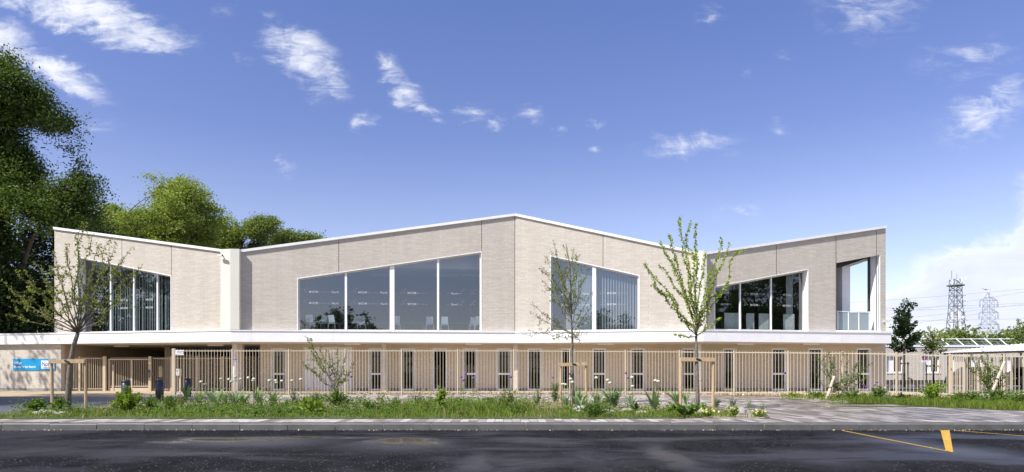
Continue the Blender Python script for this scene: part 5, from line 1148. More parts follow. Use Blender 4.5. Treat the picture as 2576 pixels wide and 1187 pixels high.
def noparking():
    Y = 50.5; X = lambda px: gx(px, Y); Z = lambda py: gz(py, Y); x = X(2324.5); t = thing("no_parking_sign", "round red and blue no-parking sign with a small plate, on a grey post", "road sign", (x, Y, 0.14))
    MB().tube([(x, Y, 0.1), (x, Y, Z(892))], 0.035, 8).obj("post", 'steel', t)
    def disc(r, d, m, n): c = (x, Y - d, Z(900.5)); return MB().tube([(c[0], c[1], c[2]), (c[0], c[1] - 0.006, c[2])], r, 28).obj(n, m, t)
    disc(0.185, 0.045, 'red_ink', "sign_disc"); disc(0.135, 0.053, 'traffic_blue', "sign_face"); z = Z(900.5)
    mb = MB(); mb.beam((x - .10, Y - .064, z + .10), (x + .10, Y - .064, z - .10), 0.006, 0.045, (0, 1, 0)); mb.beam((x - .10, Y - .068, z - .10), (x + .10, Y - .068, z + .10), 0.006, 0.045, (0, 1, 0)); mb.obj("cross_bars", 'red_ink', t)
    p = MB().box(x - .22, Y - .05, Z(911), x + .22, Y - .042, Z(906.3)).obj("supplementary_plate", 'white_ink', t); mb = MB(); put_text(mb, "LIVRAISON", 0.085, (x, Y - .053, Z(909.7)), (1, 0, 0), center=True, squash=.8); mb.obj("lettering", 'dark_ink', p, uv=False)
noparking()
def lattice(mb, Y, levels, w):
    """four legs with bracing through (z, half width) levels"""
    cx = lattice.cx; q = lambda z, h: [Vector((cx - h, Y - h, z)), Vector((cx + h, Y - h, z)), Vector((cx + h, Y + h, z)), Vector((cx - h, Y + h, z))]
    for (z0, h0), (z1, h1) in zip(levels, levels[1:]):
        a, c2 = q(z0, h0), q(z1, h1)
        for i in range(4):
            j = (i + 1) % 4; mb.beam(a[i], c2[i], w, w); mb.beam(a[i], c2[j], w * .6, w * .6); mb.beam(a[j], c2[i], w * .6, w * .6); mb.beam(c2[i], c2[j], w * .7, w * .7)
def cell_tower():
    Y = 150; X = lambda px: gx(px, Y); Z = lambda py: gz(py, Y); lattice.cx = X(2404); t = thing("phone_mast", "lattice phone mast carrying white panel antennas, beyond the low building", "phone mast", (lattice.cx, Y, 0))
    mb = MB(); lv = [(0, 1.75), (Z(880), 1.55), (Z(850), 1.45), (Z(832), 1.3), (Z(810), 1.2), (Z(790), 1.05), (Z(770), 0.95), (Z(745), 0.9), (Z(730), .86), (Z(718), .85), (Z(703), .85)]; lattice(mb, Y, lv, 0.11)
    mb.tube([(X(2394), Y, Z(720)), (X(2394), Y, Z(681))], 0.07, 5); mb.tube([(X(2407), Y, Z(720)), (X(2407), Y, Z(689))], 0.05, 5); mb.obj("lattice", 'steel', t)
    MB().lathe([(0.9, Z(719)), (1.75, Z(719)), (1.75, Z(717)), (0.9, Z(717))], 12, (lattice.cx, Y)).obj("platform", 'steel', t)
    for pa, ya, pb, yb, dy in [(2386, 704, 2389, 718, -1), (2405.5, 699, 2411, 712, -1.6), (2411.5, 703, 2417, 708, -1.6), (2419.5, 701, 2422, 713, -.6), (2386, 786, 2390, 804, -1), (2398, 784, 2403.5, 804, -1.6), (2419, 784, 2422, 804, -.6), (2404, 797, 2409, 802, -1.6), (2414, 796, 2418, 801, -1),
                               (2383, 813, 2387.5, 832, -1.2), (2400.5, 811, 2406, 830, -1.7), (2422.5, 816, 2425.5, 830, -.7), (2412, 823, 2420, 827, -1)]:
        MB().box(X(pa), Y + dy - .2, Z(yb), X(pb), Y + dy, Z(ya)).obj("panel_antenna", 'antenna', t)
    for px, py, r in ((2421.5, 700.8, .26), (2413.5, 731, .16), (2402, 705, .2)): MB().tube([(X(px), Y - 1.2, Z(py)), (X(px), Y - .9, Z(py))], r, 12).obj("dish", 'antenna', t)
    mb = MB()
    for py in (745, 758, 770, 786, 800, 818, 830): mb.beam((X(2388), Y - 1.1, Z(py)), (X(2421), Y - 1.1, Z(py)), .1, .1)
    for px, py in ((2392, 760), (2413, 757), (2381, 790)): mb.beam((X(px), Y - 1, Z(py)), (X(px), Y - 1, Z(py + 10)), .09, .09)
    mb.obj("brackets", 'steel', t)
cell_tower()
def pylon():
    Y = 260; X = lambda px: gx(px, Y); Z = lambda py: gz(py, Y); lattice.cx = X(2487); s = Y / F; t = thing("pylon", "electricity pylon with three pairs of arms, right of the phone mast", "pylon", (lattice.cx, Y, 0)); w = 0.105
    mb = MB(); lattice(mb, Y, [(0, 27 * s), (Z(890), 23 * s), (Z(866), 19 * s), (Z(848), 16.5 * s), (Z(832), 14 * s), (Z(815.7), 12 * s), (Z(800), 10.5 * s), (Z(786), 9 * s), (Z(770), 8.6 * s), (Z(755.5), 8.4 * s), (Z(747), 6 * s), (Z(735), .8 * s)], w)
    mb.obj("lattice", 'pylon', t); cx = lattice.cx
    for zy, h, bw in ((755.5, 22, 8.5), (786, 23.4, 9), (815.7, 25, 12)):
        for sg in (-1, 1):
            mb = MB(); e = Vector((cx + sg * h * s, Y, Z(zy)))
            for dy in (-1, 1):
                a = Vector((cx + sg * bw * s, Y + dy * bw * s * .6, Z(zy))); b2 = Vector((cx + sg * bw * s * .8, Y + dy * bw * s * .5, Z(zy - 8))); mb.beam(a, e, w * .8, w * .8); mb.beam(b2, e, w * .8, w * .8)
                for k in (.33, .66): mb.beam(a + (e - a) * k, b2 + (e - b2) * (k - .1), w * .5, w * .5)
            ar = mb.obj("cross_arm", 'pylon', t)
            for dx in (0.2, 2.8): mb = MB(); x = cx + sg * (h + dx - 1.2) * s; mb.tube([(x, Y, Z(zy)), (x, Y, Z(zy + 16))], [.09, .15], 6); mb.obj("insulator", 'pylon', ar)
pylon()
def cable(pts, Ya, Yb, lab):
    (xa, ya), (xb, yb) = pts; a, c2 = Vector((gx(xa, Ya), Ya, gz(ya, Ya))), Vector((gx(xb, Yb), Yb, gz(yb, Yb))); sag = (c2 - a).length * 0.006; P = [a + (c2 - a) * k - Vector((0, 0, 4 * sag * k * (1 - k))) for k in np.linspace(0, 1, 13)]
    tag(MB().tube(P, 0.045, 4).obj("power_line", 'cable'), lab, "power line", "power lines across the right-hand sky")
for pts, lab in [([(1900, 775), (2700, 715)], "thin power line meeting the very top of the pylon"), ([(1900, 838), (2700, 712)], "steep earth wire running up to the pylon top from the left"), ([(2100, 778), (2700, 755)], "power line passing just below the pylon's upper arms"), ([(2100, 784), (2700, 761)], "power line a little under the one by the upper arms"),
                 ([(2000, 828), (2700, 748)], "sloping power line crossing the mast between its antenna groups"), ([(2100, 806), (2700, 797)], "nearly level power line at the pylon's middle arms"), ([(2100, 833), (2700, 830)], "lowest level power line, just over the trees"), ([(2000, 852), (2480, 786)], "slanting power line left of the mast, ending at the middle arm"), ([(2000, 880), (2480, 815)], "slanting power line low between mast and pylon")]:
    cable(pts, 255, 262, lab)
def bird():
    Y = 70; X = lambda px: gx(px, Y); Z = lambda py: gz(py, Y); c = Vector((X(2480.5), Y, Z(727.5))); s = Y / F
    sec = [(-13, -2.2, .25), (-9, -1.5, 1.2), (-5, -.3, 1.8), (-1.2, .6, 2.2), (0, .9, 2.6), (1.2, .7, 2.2), (5, .9, 1.8), (9, 1.3, 1.2), (13.5, 1.7, .25)]; mb = MB()
    for dx, dz, ch in sec: p = c + Vector((dx * s, 0, -dz * s)); th = .25 + (.9 if abs(dx) < 1.5 else 0); mb.v += [tuple(p + Vector((0, -ch * s, 0))), tuple(p + Vector((0, 0, th * s))), tuple(p + Vector((0, ch * s, 0))), tuple(p + Vector((0, 0, -th * s)))]
    for i in range(len(sec) - 1):
        for k in range(4): mb.f.append((i * 4 + k, i * 4 + (k + 1) % 4, i * 4 + 4 + (k + 1) % 4, i * 4 + 4 + k))
    mb.tube([c + Vector((0, -4.2 * s, -1.0 * s)), c + Vector((0, -2.5 * s, -.9 * s)), c + Vector((0, 0, -.9 * s)), c + Vector((0, 3.6 * s, -.9 * s))], [.15 * s, .8 * s, 1.0 * s, .9 * s], 8); tag(mb.obj("bird", 'feather', smooth=True), "brown bird gliding with spread wings above the pylon", "bird")
bird()
def treeline():
    rng = np.random.default_rng(77); L = []; Y = 120
    for i in range(17): px = 2205 + i * 30 + rng.uniform(-8, 8); py = 868 - (rng.uniform(0, 6) + (14 if 2375 < px < 2440 else 0) + max(0, (px - 2480) * .22)); L.append(E(px, py + 14, 26, 20 + (868 - py) * .4, Y + rng.uniform(-8, 8)))
    cl = crown_pts(L, 420, rng, -1.4); n = len(cl) * 42; p = np.repeat(cl, 42, axis=0) + rng.normal(size=(n, 3)) * 0.75; V, Fq = leaves(p, 0.6, rng, .6)
    tag(link("woodland", nmesh("woodland", V, Fq), 'l_far'), "band of far green trees behind the low building", "trees", None, "stuff")
treeline()

# ------------------------------------------------------------------ planting
def in_poly(x, y, poly):
    c = False; n = len(poly)
    for i in range(n):
        (x0, y0), (x1, y1) = poly[i], poly[i - 1]
        if (y0 > y) != (y1 > y) and x < (x1 - x0) * (y - y0) / (y1 - y0) + x0: c = not c
    return c
def blades(name, pts, hts, seed, mat, w=0.012, lean=0.35, par=None, tri=True):
    rng = np.random.default_rng(seed); n = len(pts); p = np.asarray(pts); h = np.asarray(hts)[:, None]; a = rng.uniform(0, 2 * math.pi, n); d = np.stack([np.cos(a), np.sin(a), 0 * a], 1); le = np.abs(rng.normal(size=n))[:, None] * lean
    b = rng.uniform(0, 2 * math.pi, n); wv = np.stack([np.cos(b), np.sin(b) * .4, 0 * b], 1) * w * rng.uniform(.6, 1.4, n)[:, None]
    mid = p + d * h * le * .35 + np.array([0, 0, 1]) * h * .6; top = p + d * h * le + np.array([0, 0, 1]) * h * (1 - .25 * le)
    V = np.stack([p - wv, p + wv, mid + wv * .7, mid - wv * .7, top], 1).reshape(-1, 3); i = np.arange(n)[:, None] * 5
    Fq = np.concatenate([i + np.array([[0, 1, 2, 3]]), i + np.array([[3, 2, 4, 4]])], 0); 
    me = bpy.data.meshes.new(name); q = np.concatenate([i + np.array([[0, 1, 2]]), i + np.array([[0, 2, 3]]), i + np.array([[3, 2, 4]])], 0)
    return link(name, nmesh(name, V, q), mat, par)
def ground_z(x, y): return 0.148
rng = np.random.default_rng(5)
def scatter(poly, n, rng, keep=None):
    xs = [p[0] for p in poly]; ys = [p[1] for p in poly]; out = []
    while len(out) < n:
        x, y = rng.uniform(max(-24, min(xs)), min(34, max(xs))), rng.uniform(min(ys), max(ys))
        if in_poly(x, y, poly) and (keep is None or rng.random() < keep(x, y)): out.append((x, y, 0.147))
    return out
def pxy(x, y): return CX + x * F / y, HY + (EYE - 0.15) * F / y
def lawnkeep(x, y):
    px, py = pxy(x, y); edge = 1028 if px > 60 else 1042
    if 980 < px < 1350: edge = 1022
    if px > 1840: return 0.0 if px > 1700 and py < 1046 else 0.12
    if px > 1640: edge = 1034
    patch = .55 + .45 * math.sin(x * 1.9 + math.sin(y * 3.1) * 1.3) * math.sin(x * .63 + y)
    return patch if py > edge + 4 * math.sin(x * 2.3) else 0.03
FRONT = lvl([(-300, 1053), (-300, 1043), (0, 1039), (300, 1018), (980, 1012), (1350, 1012), (1700, 1022), (1925, 1046), (1931, 1052.4)])
g = scatter(FRONT, 30000, rng, lawnkeep); tag(blades("grass", g, rng.uniform(.04, .13, len(g)), 6, 'l_grass', .008, .6), "strip of fresh grass along the paved kerb edge", "grass", None, "stuff")
def rkeep(x, y): px, py = pxy(x, y); return 1.0 if px > 2140 and py > 1006 + (px - 2140) * .022 else 0.10
g = scatter(RBED, 15000, rng, rkeep); tag(blades("grass", g, rng.uniform(.08, .26, len(g)), 7, 'l_grass', .012), "rough grass at the foot of the fence on the right", "grass", None, "stuff")
def midkeep(x, y): px, py = pxy(x, y); k = max(0, 1 - abs(px - 1165) / 190); return k * (1.0 if py > 1010 else .5) * (.6 + .4 * math.sin(x * 3.3 + y * 2))
g = scatter(FRONT, 1800, rng, midkeep); tag(blades("tall_grass", g, rng.uniform(.12, .42, len(g)), 8, 'l_grass', .008, .7), "tall loose grass in the middle of the planting bed", "grass", None, "stuff")
def drykeep(x, y): px, py = pxy(x, y); return .9 if (1290 < px < 1420 or 200 < px < 300) else .12
g = scatter(BED, 1500, rng, drykeep); tag(blades("dry_grass", g, rng.uniform(.08, .3, len(g)), 9, 'l_dry', .006), "thin dry straw-coloured grass on bare soil", "dry grass", None, "stuff")
def chips(name, n, poly, seed, lab, size=.07, z0=.155):
    r = np.random.default_rng(seed); pts = []
    xs = [p[0] for p in poly]; ys = [p[1] for p in poly]
    while len(pts) < n:
        x, y = r.uniform(min(xs), max(xs)), r.uniform(min(ys), max(ys))
        if in_poly(x, y, poly): pts.append((x, y, z0 + r.uniform(0, .05 if z0 > .1 else .012)))
    V, Fq = leaves(np.array(pts), size, r, .55, 0.0); tag(link(name, nmesh(name, V, Fq), 'chip'), lab, name.replace("_", " "), None, "stuff")
chips("wood_chips", 12000, [(gx(480, 34.35), 34.35), (gx(1700, 34.3), 34.3), (gx(2215, 31.1), 31.1), (gx(2380, 30.3), 30.3), (gx(2380, 32.5), 32.5), (gx(2215, 33.3), 33.3), (gx(1700, 36.5), 36.5), (gx(480, 36.5), 36.5)], 41, "brown wood chips along the foot of the long fence", .11)
chips("leaf_litter", 900, [(-24, KY0 - .16), (26, KY0 - .16), (26, KY0 + .01), (-24, KY0 + .01)], 43, "dry leaf bits and grit lying in the gutter", .035, 0.004)
g = []; hh = []
r_ = np.random.default_rng(44)
for i in range(75):
    px = r_.uniform(660, 2240); Y = fenceY(px) + r_.uniform(.4, 1.6); x = gx(px, Y)
    for j in range(26): g.append((x + r_.normal() * .06, Y + r_.normal() * .06, .15)); hh.append(r_.uniform(.15, .42))
tag(blades("tuft_grass", g[:1200], hh[:1200], 45, 'l_grass', .008, .45), "small grass tufts growing behind the long fence", "grass", None, "stuff"); tag(blades("tuft_grass", g[1200:], hh[1200:], 46, 'l_dry', .008, .45), "reddish dry tufts growing behind the long fence", "grass", None, "stuff")
# strap-leaved plants: three builds, then copies
def strap_mesh(seed, n, h):
    r = np.random.default_rng(seed); mb = MB()
    for i in range(n):
        a = r.uniform(0, 2 * math.pi); le = r.uniform(.25, .95); L = h * r.uniform(.75, 1.15); d = Vector((math.cos(a), math.sin(a), 0)); sd = Vector((-d.y, d.x, 0)); o = len(mb.v); w0 = r.uniform(.022, .034)
        for k in np.linspace(0, 1, 6):
            p = d * (L * le * k ** 1.5 * .8 + .02) + Vector((0, 0, L * (k - .32 * le * k ** 2.6))); w = w0 * (1 - k ** 2.4) * (.7 + .6 * min(1, k * 3)) + .001
            mb.v += [tuple(p - sd * w), tuple(p + Vector((0, 0, -.25 * w))), tuple(p + sd * w)]
        for k in range(5):
            for j in range(2): mb.f.append((o + k * 3 + j, o + k * 3 + j + 1, o + k * 3 + 4 + j, o + k * 3 + 3 + j))
    return mb
straps = []
def strap_plant(px, py, k, sc_, lab, seed):
    x, y = gp(px, py, 0.15)
    if len(straps) <= k:
        t = thing("strap_leaved_plant", lab, "plant", (0, 0, 0), "strap leaved plants in the bed"); strap_mesh(60 + k, (15, 20, 12)[k], (.5, .55, .45)[k]).obj("leaves", 'l_strap', t, smooth=True)
        mb = MB(); mb.lathe([(.05, -.03), (.045, .05), (.02, .09)], 8); mb.obj("crown_base", 'stem', t); straps.append(t); t.location = (x, y, .147); t.scale = (sc_,) * 3; return t
    return dup(straps[k], (x, y, .147), (seed * 2.4) % 6.28, sc_, lab, "strap leaved plants in the bed")
SP = [(500, 1018, "in front of the square fence post by the white plate"), (545, 1024, "second from the left of the strap leaved row"), (566, 1016, "in the group before the passage bars, set back"), (590, 1024, "beneath the white round column"), (612, 1021, "beneath the concrete pillar behind the round column"), (655, 1023, "before the first ground floor window from the left"), (645, 1010, "set back behind the others, left of the first window"), (688, 1022, "at the right end of the left-hand row"), (530, 1010, "set back, right of the third bollard"),
      (1424, 1024, "touching the slim young tree's left stake"), (1452, 1022, "between the slim young tree and its right stake"), (1462, 1031, "in front of the slim tree's right stake"), (1503, 1018, "right of the slim tree's frame, against the paving"), (1540, 1025, "before the ninth ground floor window"), (1588, 1020, "with two pale flower stems, mid bed"), (1645, 1035, "large clump with tall stems, halfway between the two right stake frames"), (1704, 1024, "dark clump just left of the vase-shaped tree's stake"), (1725, 1018, "spreading clump beside the vase-shaped tree's stake"), (470, 1006, "small clump at the foot of the farthest bollard")]
for i, (px, py, lab) in enumerate(SP): strap_plant(px, py, i % 3 if i >= 3 else i, (1.15, 1.25, 1.05, 1.35, 1.0)[i % 5] * (1.25 if px == 1645 else 1), "strap leaved plant " + lab, i)
def allium_proto(name, lab, cat, hgt, r, mat, group):
    t = thing(name, lab, cat, (0, 0, 0), group); MB().tube([(0, 0, 0), (.015, 0, hgt * .5), (0, .01, hgt)], [.008, .007, .006], 6).obj("stem", 'stem', t); mb = MB(); mb.ball((0, .01, hgt), r, 7, .82)
    rr = np.random.default_rng(3); c = np.array([0, .01, hgt]); d = rr.normal(size=(120, 3)); d /= np.linalg.norm(d, axis=1, keepdims=True); mb.obj("flower_head", mat, t, smooth=True); return t
wa = pa = None
WA = [(497, 906, 1018, 1), (515, 912, 1018, 1), (559, 899, 1016, 1), (565, 906, 1016, 1), (585, 901, 1012, 1), (610, 895, 1015, 1), (638, 892, 1018, 1), (640, 903, 1018, 1), (712, 905, 1018, 1), (722, 911, 1018, 1), (745, 904, 1020, 1), (768, 902, 1020, 1), (786, 901, 1020, 1), (1417, 910, 1020, 2), (1424, 955, 1022, 2), (1431, 921, 1020, 2), (1491, 926, 1020, 2), (1460, 948, 1020, 2), (1608, 955, 1020, 2), (1616, 925, 1022, 2), (1647, 973, 1032, 2), (1655, 975, 1032, 2)]
WA2 = [(506, 960), (517, 966), (556, 953), (576, 954), (582, 960), (592, 948), (605, 953), (625, 950), (639, 953), (638, 957), (677, 957), (679, 959), (694, 957), (695, 962), (710, 958), (735, 957), (757, 954), (1436, 953), (1439, 961), (1422, 967), (1417, 966), (1500, 950), (1528, 956), (1534, 963), (1590, 949), (1592, 971), (1648, 957), (1656, 959)]
for px, py in WA2:
    left = px < 900; grp = "white alliums in the left half of the bed" if left else "white alliums in the right half of the bed"; lab = "white ball-headed allium on a tall stem, in front of the passage bars" if left else "white ball-headed allium on a tall stem, near the slim young tree"
    by = (1016 if left else 1022) + (px * 7 % 5); x, y = gp(px, by, .15); H = gz(py, y) - .147
    if wa is None: wa = allium_proto("white_allium", lab, "flower", 1.0, .06, 'allium_white', grp); wa.location = (x, y, .147); wa.scale = (1, 1, H)
    else: dup(wa, (x, y, .147), px % 6, (1, 1, H), lab, grp)
for px, py in [(1191, 950), (876, 943), (883, 947), (831, 943), (1285, 948), (1160, 948), (1171, 940), (1166, 956), (1391, 949), (1575, 938), (1580, 950), (1880, 976), (1975, 938), (2172, 967), (2178, 972), (2200, 968), (2206, 961), (1434, 940)]:
    Y = fenceY(px) - 1.6 if px > 1300 else 30; lab = "small purple allium standing before the long fence"; H = gz(py, Y) - .147
    if pa is None: pa = allium_proto("purple_allium", lab, "flower", 1.0, .065, 'allium_purple', "purple alliums before the fence"); pa.location = (gx(px, Y), Y, .147); pa.scale = (1, 1, H)
    else: dup(pa, (gx(px, Y), Y, .147), 0, (1, 1, H), lab, "purple alliums before the fence")
def bush(name, lab, px, py, w, h, seed, leaf, n=900, ls=.06, asp=.5, cat="shrub", up=False, Y=None, group=None, z=.147):
    """leafy clump: shoots from one root, leaves along and around them. w, h in photograph px"""
    r = np.random.default_rng(seed)
    if Y is None: x, y = gp(px, py, .15)
    else: x, y = gx(px, Y), Y
    s = y / F; W, H = w * s / 2, h * s; t = thing(name, lab, cat, (x, y, z), group); mb = MB(); C_ = []; D_ = []; ns = max(9, int(n / 38))
    for i in range(ns):
        a = r.uniform(0, 2 * math.pi); k = r.uniform(0, 1) ** .6; e = np.array([math.cos(a) * W * k, math.sin(a) * W * k * .8, H * math.sqrt(max(.05, 1 - .75 * k * k)) * r.uniform(.72, 1.08)]); m = np.array([e[0] * .35, e[1] * .35, e[2] * .6]); pts = bez(np.zeros(3) + r.normal(size=3) * (.03, .03, 0), m, e, 7)
        mb.tube(pts, [.006 * (1 - q) + .0025 for q in np.linspace(0, 1, 7)], 4)
        for q in r.uniform(.25, 1.0, int(n / ns)):
            j = min(5, int(q * 6)); p = pts[j] + (pts[j + 1] - pts[j]) * (q * 6 - j); v = r.normal(size=3); v /= np.linalg.norm(v); v[2] = abs(v[2]) if up else v[2]; C_.append(p + v * ls * .55); D_.append(v)
    mb.obj("stems", 'stem', t); V, Fq = leaves(np.array(C_), ls, r, asp, .12, direc=np.array(D_)); V[:, 2] = np.maximum(V[:, 2], .004); link("leaves", nmesh("leaves", V, Fq), leaf, t); return t
BU = [("leafy_shrub", "ragged weed clump left of the tall seedling, mid bed", 1075, 1036, 60, 30, 'l_olive', 420, .07, .3), ("leafy_shrub", "ragged weed clump at the centre of the front edge", 1205, 1040, 70, 26, 'l_bush', 520, .07, .3), ("leafy_shrub", "low dark weed clump at the front, left of the dock-like plant", 700, 1044, 60, 16, 'l_bush', 420, .06, .35), ("leafy_shrub", "creeping green patch in the grass below the strap leaved row", 640, 1046, 80, 14, 'l_bush', 480, .055, .4), ("leafy_shrub", "loose green clump between the strap leaved row and the green mounds", 718, 1026, 44, 26, 'l_olive', 420, .06, .3), ("leafy_shrub", "low spreading weed patch right of the dense dark mound", 930, 1034, 90, 26, 'l_bush', 700, .065, .4), ("leafy_shrub", "pale feathery weed left of the ragged clump, near the mound", 960, 1020, 44, 34, 'l_olive', 360, .055, .25), ("leafy_shrub", "leafy weed patch in front of the round green tufts", 1300, 1042, 80, 22, 'l_bush', 600, .065, .4), ("leafy_shrub", "bright light green shrub in front of the nearest bollard", 322, 1038, 78, 62, 'l_lime', 1700, .075, .5), ("leafy_shrub", "narrow leaved shrub just right of the bright green shrub", 382, 1034, 46, 46, 'l_bush', 800, .06, .3), ("leafy_shrub", "small pale narrow leaved shrub left of the bright green shrub", 292, 1034, 34, 34, 'l_olive', 450, .06, .3), ("leafy_shrub", "low green shrub in front of the middle bollard", 430, 1034, 58, 42, 'l_bush', 900, .06, .35), ("leafy_shrub", "low shrub between the second and third bollards", 455, 1024, 40, 34, 'l_olive', 500, .055, .35),
      ("leafy_shrub", "dense dark green mound under the leaning multi-stemmed shrub", 848, 1024, 92, 46, 'l_bush', 2400, .06, .45), ("leafy_shrub", "mid green mound beside the dense dark mound, on its left", 792, 1018, 70, 30, 'l_bush', 1200, .055, .4), ("leafy_shrub", "loose twiggy dark shrub left of the green mounds", 742, 1016, 40, 32, 'l_deep_shade', 420, .045, .4), ("broad_leaf_plant", "dock-like plant with broad upright leaves in front of the green mounds", 782, 1040, 74, 34, 'l_lime', 90, .24, .42), ("broad_leaf_plant", "broad leaved plant with a pale patch, left of the leaning tree's stake", 85, 1038, 66, 30, 'l_bush', 160, .15, .6), ("broad_leaf_plant", "dark broad leaved clump at the foot of the leaning tree", 150, 1034, 44, 34, 'l_bush', 230, .11, .5), ("leafy_shrub", "thin dark heather-like shrub behind the leaning tree's trunk", 150, 1024, 36, 36, 'l_deep_shade', 500, .04, .2),
      ("leafy_shrub", "thin brownish twiggy shrub in the middle of the bed", 1050, 1022, 50, 38, 'l_deep_shade', 520, .04, .3), ("leafy_shrub", "tall light green seedling with drooping top leaves, mid bed", 1112, 1032, 62, 62, 'l_lime', 380, .10, .5), ("leafy_shrub", "loose yellow-green shrub right of the tall grass", 1278, 1034, 56, 66, 'l_olive', 620, .06, .45), ("leafy_shrub", "round green tuft low in the middle of the grass", 1232, 1022, 34, 24, 'l_bush', 500, .05, .4), ("leafy_shrub", "second round green tuft, right of the first", 1262, 1020, 30, 22, 'l_bush', 420, .05, .4), ("leafy_shrub", "small round tuft near the twiggy brown shrub", 1000, 1022, 34, 24, 'l_bush', 420, .05, .4), ("leafy_shrub", "round tuft by the light green seedling", 1150, 1020, 30, 22, 'l_bush', 360, .05, .4), ("leafy_shrub", "reddish-green wispy tuft at the very edge of the grass strip", 1160, 1049, 44, 26, 'l_olive', 420, .05, .22),
      ("leafy_shrub", "feathery round green shrub at the front edge of the bed, right half", 1495, 1049, 98, 44, 'l_bush', 2200, .055, .3), ("leafy_shrub", "upright green shrub against the slim tree's left stake", 1398, 1022, 34, 66, 'l_bush', 700, .055, .4), ("leafy_shrub", "upright shrub left of the slim tree's frame", 1352, 1024, 32, 54, 'l_bush', 480, .055, .3), ("leafy_shrub", "dark airy shrub right of the slim tree's frame", 1548, 1030, 46, 54, 'l_deep_shade', 800, .045, .3), ("leafy_shrub", "small dark airy shrub, middle of the right half of the bed", 1600, 1036, 40, 28, 'l_deep_shade', 600, .04, .35), ("broad_leaf_plant", "round leaved green plant at the front, under the vase-shaped tree", 1728, 1050, 84, 36, 'l_bush', 420, .10, .85), ("leafy_shrub", "grey-green small shrub right of the vase-shaped tree", 1802, 1030, 32, 34, 'l_strap', 420, .055, .25), ("leafy_shrub", "little grey-green shrub with a yellow tip by the right stake", 1842, 1028, 24, 32, 'l_strap', 300, .05, .25), ("leafy_shrub", "tiny green shrub alone on the bare soil corner", 1884, 1030, 24, 26, 'l_strap', 240, .045, .25), ("leafy_shrub", "tiny grey-green sprig near the paved corner of the bed", 1918, 1034, 16, 24, 'l_strap', 130, .045, .25), ("leafy_shrub", "yellow-tinged low plant among the rocks by the vase-shaped tree", 1765, 1038, 66, 24, 'l_lime', 420, .055, .6), ("leafy_shrub", "low yellow-green plant before the large strap leaved clump", 1690, 1040, 60, 26, 'l_lime', 380, .055, .5), ("leafy_shrub", "low yellow-green sprig behind the feathery shrub", 1528, 1018, 36, 20, 'l_lime', 220, .055, .6),
      ("flowering_plant", "pale yellow flowered plant at the front edge, right of the round leaved plant", 1782, 1050, 50, 22, 'l_lime', 240, .06, .6), ("flowering_plant", "pale yellow flowered plant beside the pale rock", 1845, 1049, 40, 30, 'l_lime', 240, .06, .6), ("flowering_plant", "spreading yellow-green plant on the bare soil corner", 1912, 1048, 48, 18, 'l_lime', 220, .06, .6),
      ("leafy_shrub", "low yellow-green weeds at the start of the right-hand bed", 1995, 1000, 56, 14, 'l_lime', 300, .07, .6), ("leafy_shrub", "spreading green weed patch left of the leaning log", 2055, 1001, 70, 20, 'l_bush', 600, .07, .5), ("leafy_shrub", "green feathery shrub right of the wide airy shrub", 2150, 1009, 90, 30, 'l_bush', 1700, .07, .3), ("leafy_shrub", "green upright shrub under the last ground floor window", 2212, 1009, 60, 42, 'l_bush', 1300, .075, .35), ("leafy_shrub", "dark low shrub beside the school's right corner", 2268, 1010, 44, 22, 'l_deep_shade', 600, .07, .4), ("leafy_shrub", "grey-green shrub at the paving edge below the last window", 2228, 1014, 44, 20, 'l_strap', 500, .06, .25), ("leafy_shrub", "light green sapling with big leaves in front of the double fence post", 2352, 1012, 92, 58, 'l_lime', 420, .13, .5),
      ("leafy_shrub", "wide green shrub before the fence, left of the right-hand log", 2435, 1016, 100, 34, 'l_bush', 1500, .08, .35), ("leafy_shrub", "green shrub at the foot of the right-hand log", 2510, 1016, 90, 38, 'l_bush', 1500, .08, .35), ("leafy_shrub", "rough green clump at the far right edge of the photo", 2570, 1020, 80, 36, 'l_bush', 1300, .08, .35), ("leafy_shrub", "small clump half way along the rough grass", 2330, 1016, 70, 16, 'l_olive', 600, .07, .35), ("leafy_shrub", "dark ragged clump low at the front of the rough grass", 2412, 1022, 44, 18, 'l_bush', 500, .07, .4)]
for i, (nm, lab, px, py, w, h, lf, n, ls, asp) in enumerate(BU):
    t = bush(nm, lab, px, py, w, h, 200 + i, lf, n, ls, asp, cat="flower" if nm == "flowering_plant" else "plant" if nm == "broad_leaf_plant" else "shrub", up=nm == "broad_leaf_plant")
    if nm == "flowering_plant":
        r = np.random.default_rng(500 + i); s = t.location.y / F; c = np.stack([r.normal(size=12) * w * s * .25, r.normal(size=12) * w * s * .2, h * s * r.uniform(.6, 1.0, 12)], 1); c = np.repeat(c, 5, 0) + r.normal(size=(60, 3)) * .015; V, Fq = leaves(c, .05, r, .8, 0); link("petals", nmesh("petals", V, Fq), 'petal', t)
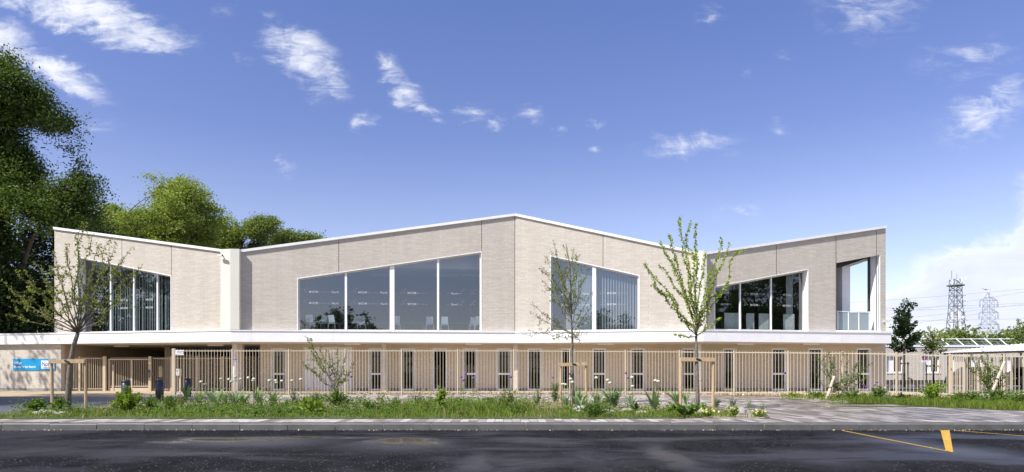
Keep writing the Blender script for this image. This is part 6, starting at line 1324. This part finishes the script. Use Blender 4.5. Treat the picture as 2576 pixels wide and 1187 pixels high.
def weeds():
    r = np.random.default_rng(91); P = []; 
    spots = [(r.uniform(340, 900), r.uniform(1030, 1050)) for _ in range(120)] + [(r.uniform(330, 1850), r.uniform(1014, 1044)) for _ in range(260)] + [(r.uniform(300, 1000), r.uniform(1012, 1040)) for _ in range(110)] + [(r.uniform(960, 1380), r.uniform(1016, 1044)) for _ in range(130)] + [(r.uniform(1980, 2570), r.uniform(1004, 1018)) for _ in range(120)] + [(r.uniform(20, 300), r.uniform(1037, 1046)) for _ in range(40)]
    for px, py in spots:
        x, y = gp(px, py, .15)
        if not (in_poly(x, y, BED) or in_poly(x, y, RBED)): continue
        k = r.integers(12, 60); h = r.uniform(.05, .22); P.append(np.stack([x + r.normal(size=k) * .1, y + r.normal(size=k) * .1, .15 + np.abs(r.normal(size=k)) * h], 1))
    V, Fq = leaves(np.concatenate(P), .06, r, .5, .1); V[:, 2] = np.maximum(V[:, 2], .149); tag(link("weeds", nmesh("weeds", V, Fq), 'l_bush'), "small green weeds scattered over the planting beds", "weeds", None, "stuff")
weeds()
def rock(px, py, w, h, seed, lab):
    r = np.random.default_rng(seed); x, y = gp(px, py, .15); s = y / F; bm = bmesh.new(); bmesh.ops.create_icosphere(bm, subdivisions=3, radius=1); ph = r.uniform(0, 6, 6)
    for v in bm.verts:
        c = v.co; k = 1 + .16 * math.sin(3 * c.x + ph[0]) * math.cos(2.5 * c.y + ph[1]) + .10 * math.sin(6 * c.z + 5 * c.x + ph[2]); v.co = Vector((c.x * k * w * s / 2, c.y * k * w * s * .35, (c.z * k * .62 + .25) * h * s))
    me = bpy.data.meshes.new("rock"); bm.to_mesh(me); bm.free(); o = link("rock", me, 'rock'); o.location = (x, y, .14); tag(o, lab, "rock", "pale rocks in the planting beds")
for i, (px, py, w, h, lab) in enumerate([(112, 1042, 62, 14, "flat pale rock in the grass left of the leaning tree"), (160, 1042, 50, 9, "low flat pale rock at the foot of the leaning tree"), (1466, 1034, 50, 18, "pale rock below the slim tree's right stake"), (1532, 1038, 36, 12, "small pale rock behind the feathery shrub"), (1615, 1040, 30, 10, "small rock left of the large strap leaved clump"), (1762, 1040, 34, 14, "pale rock by the foot of the vase-shaped tree"), (1856, 1042, 44, 22, "large grey-white rock near the bare soil corner"), (706, 1032, 26, 9, "little pale rock at the right end of the strap leaved row"), (1578, 1036, 44, 12, "wide low rock before the dark airy shrub"), (735, 1030, 30, 8, "flat little stone left of the green mounds")]): rock(px, py, w, h, 300 + i, lab)
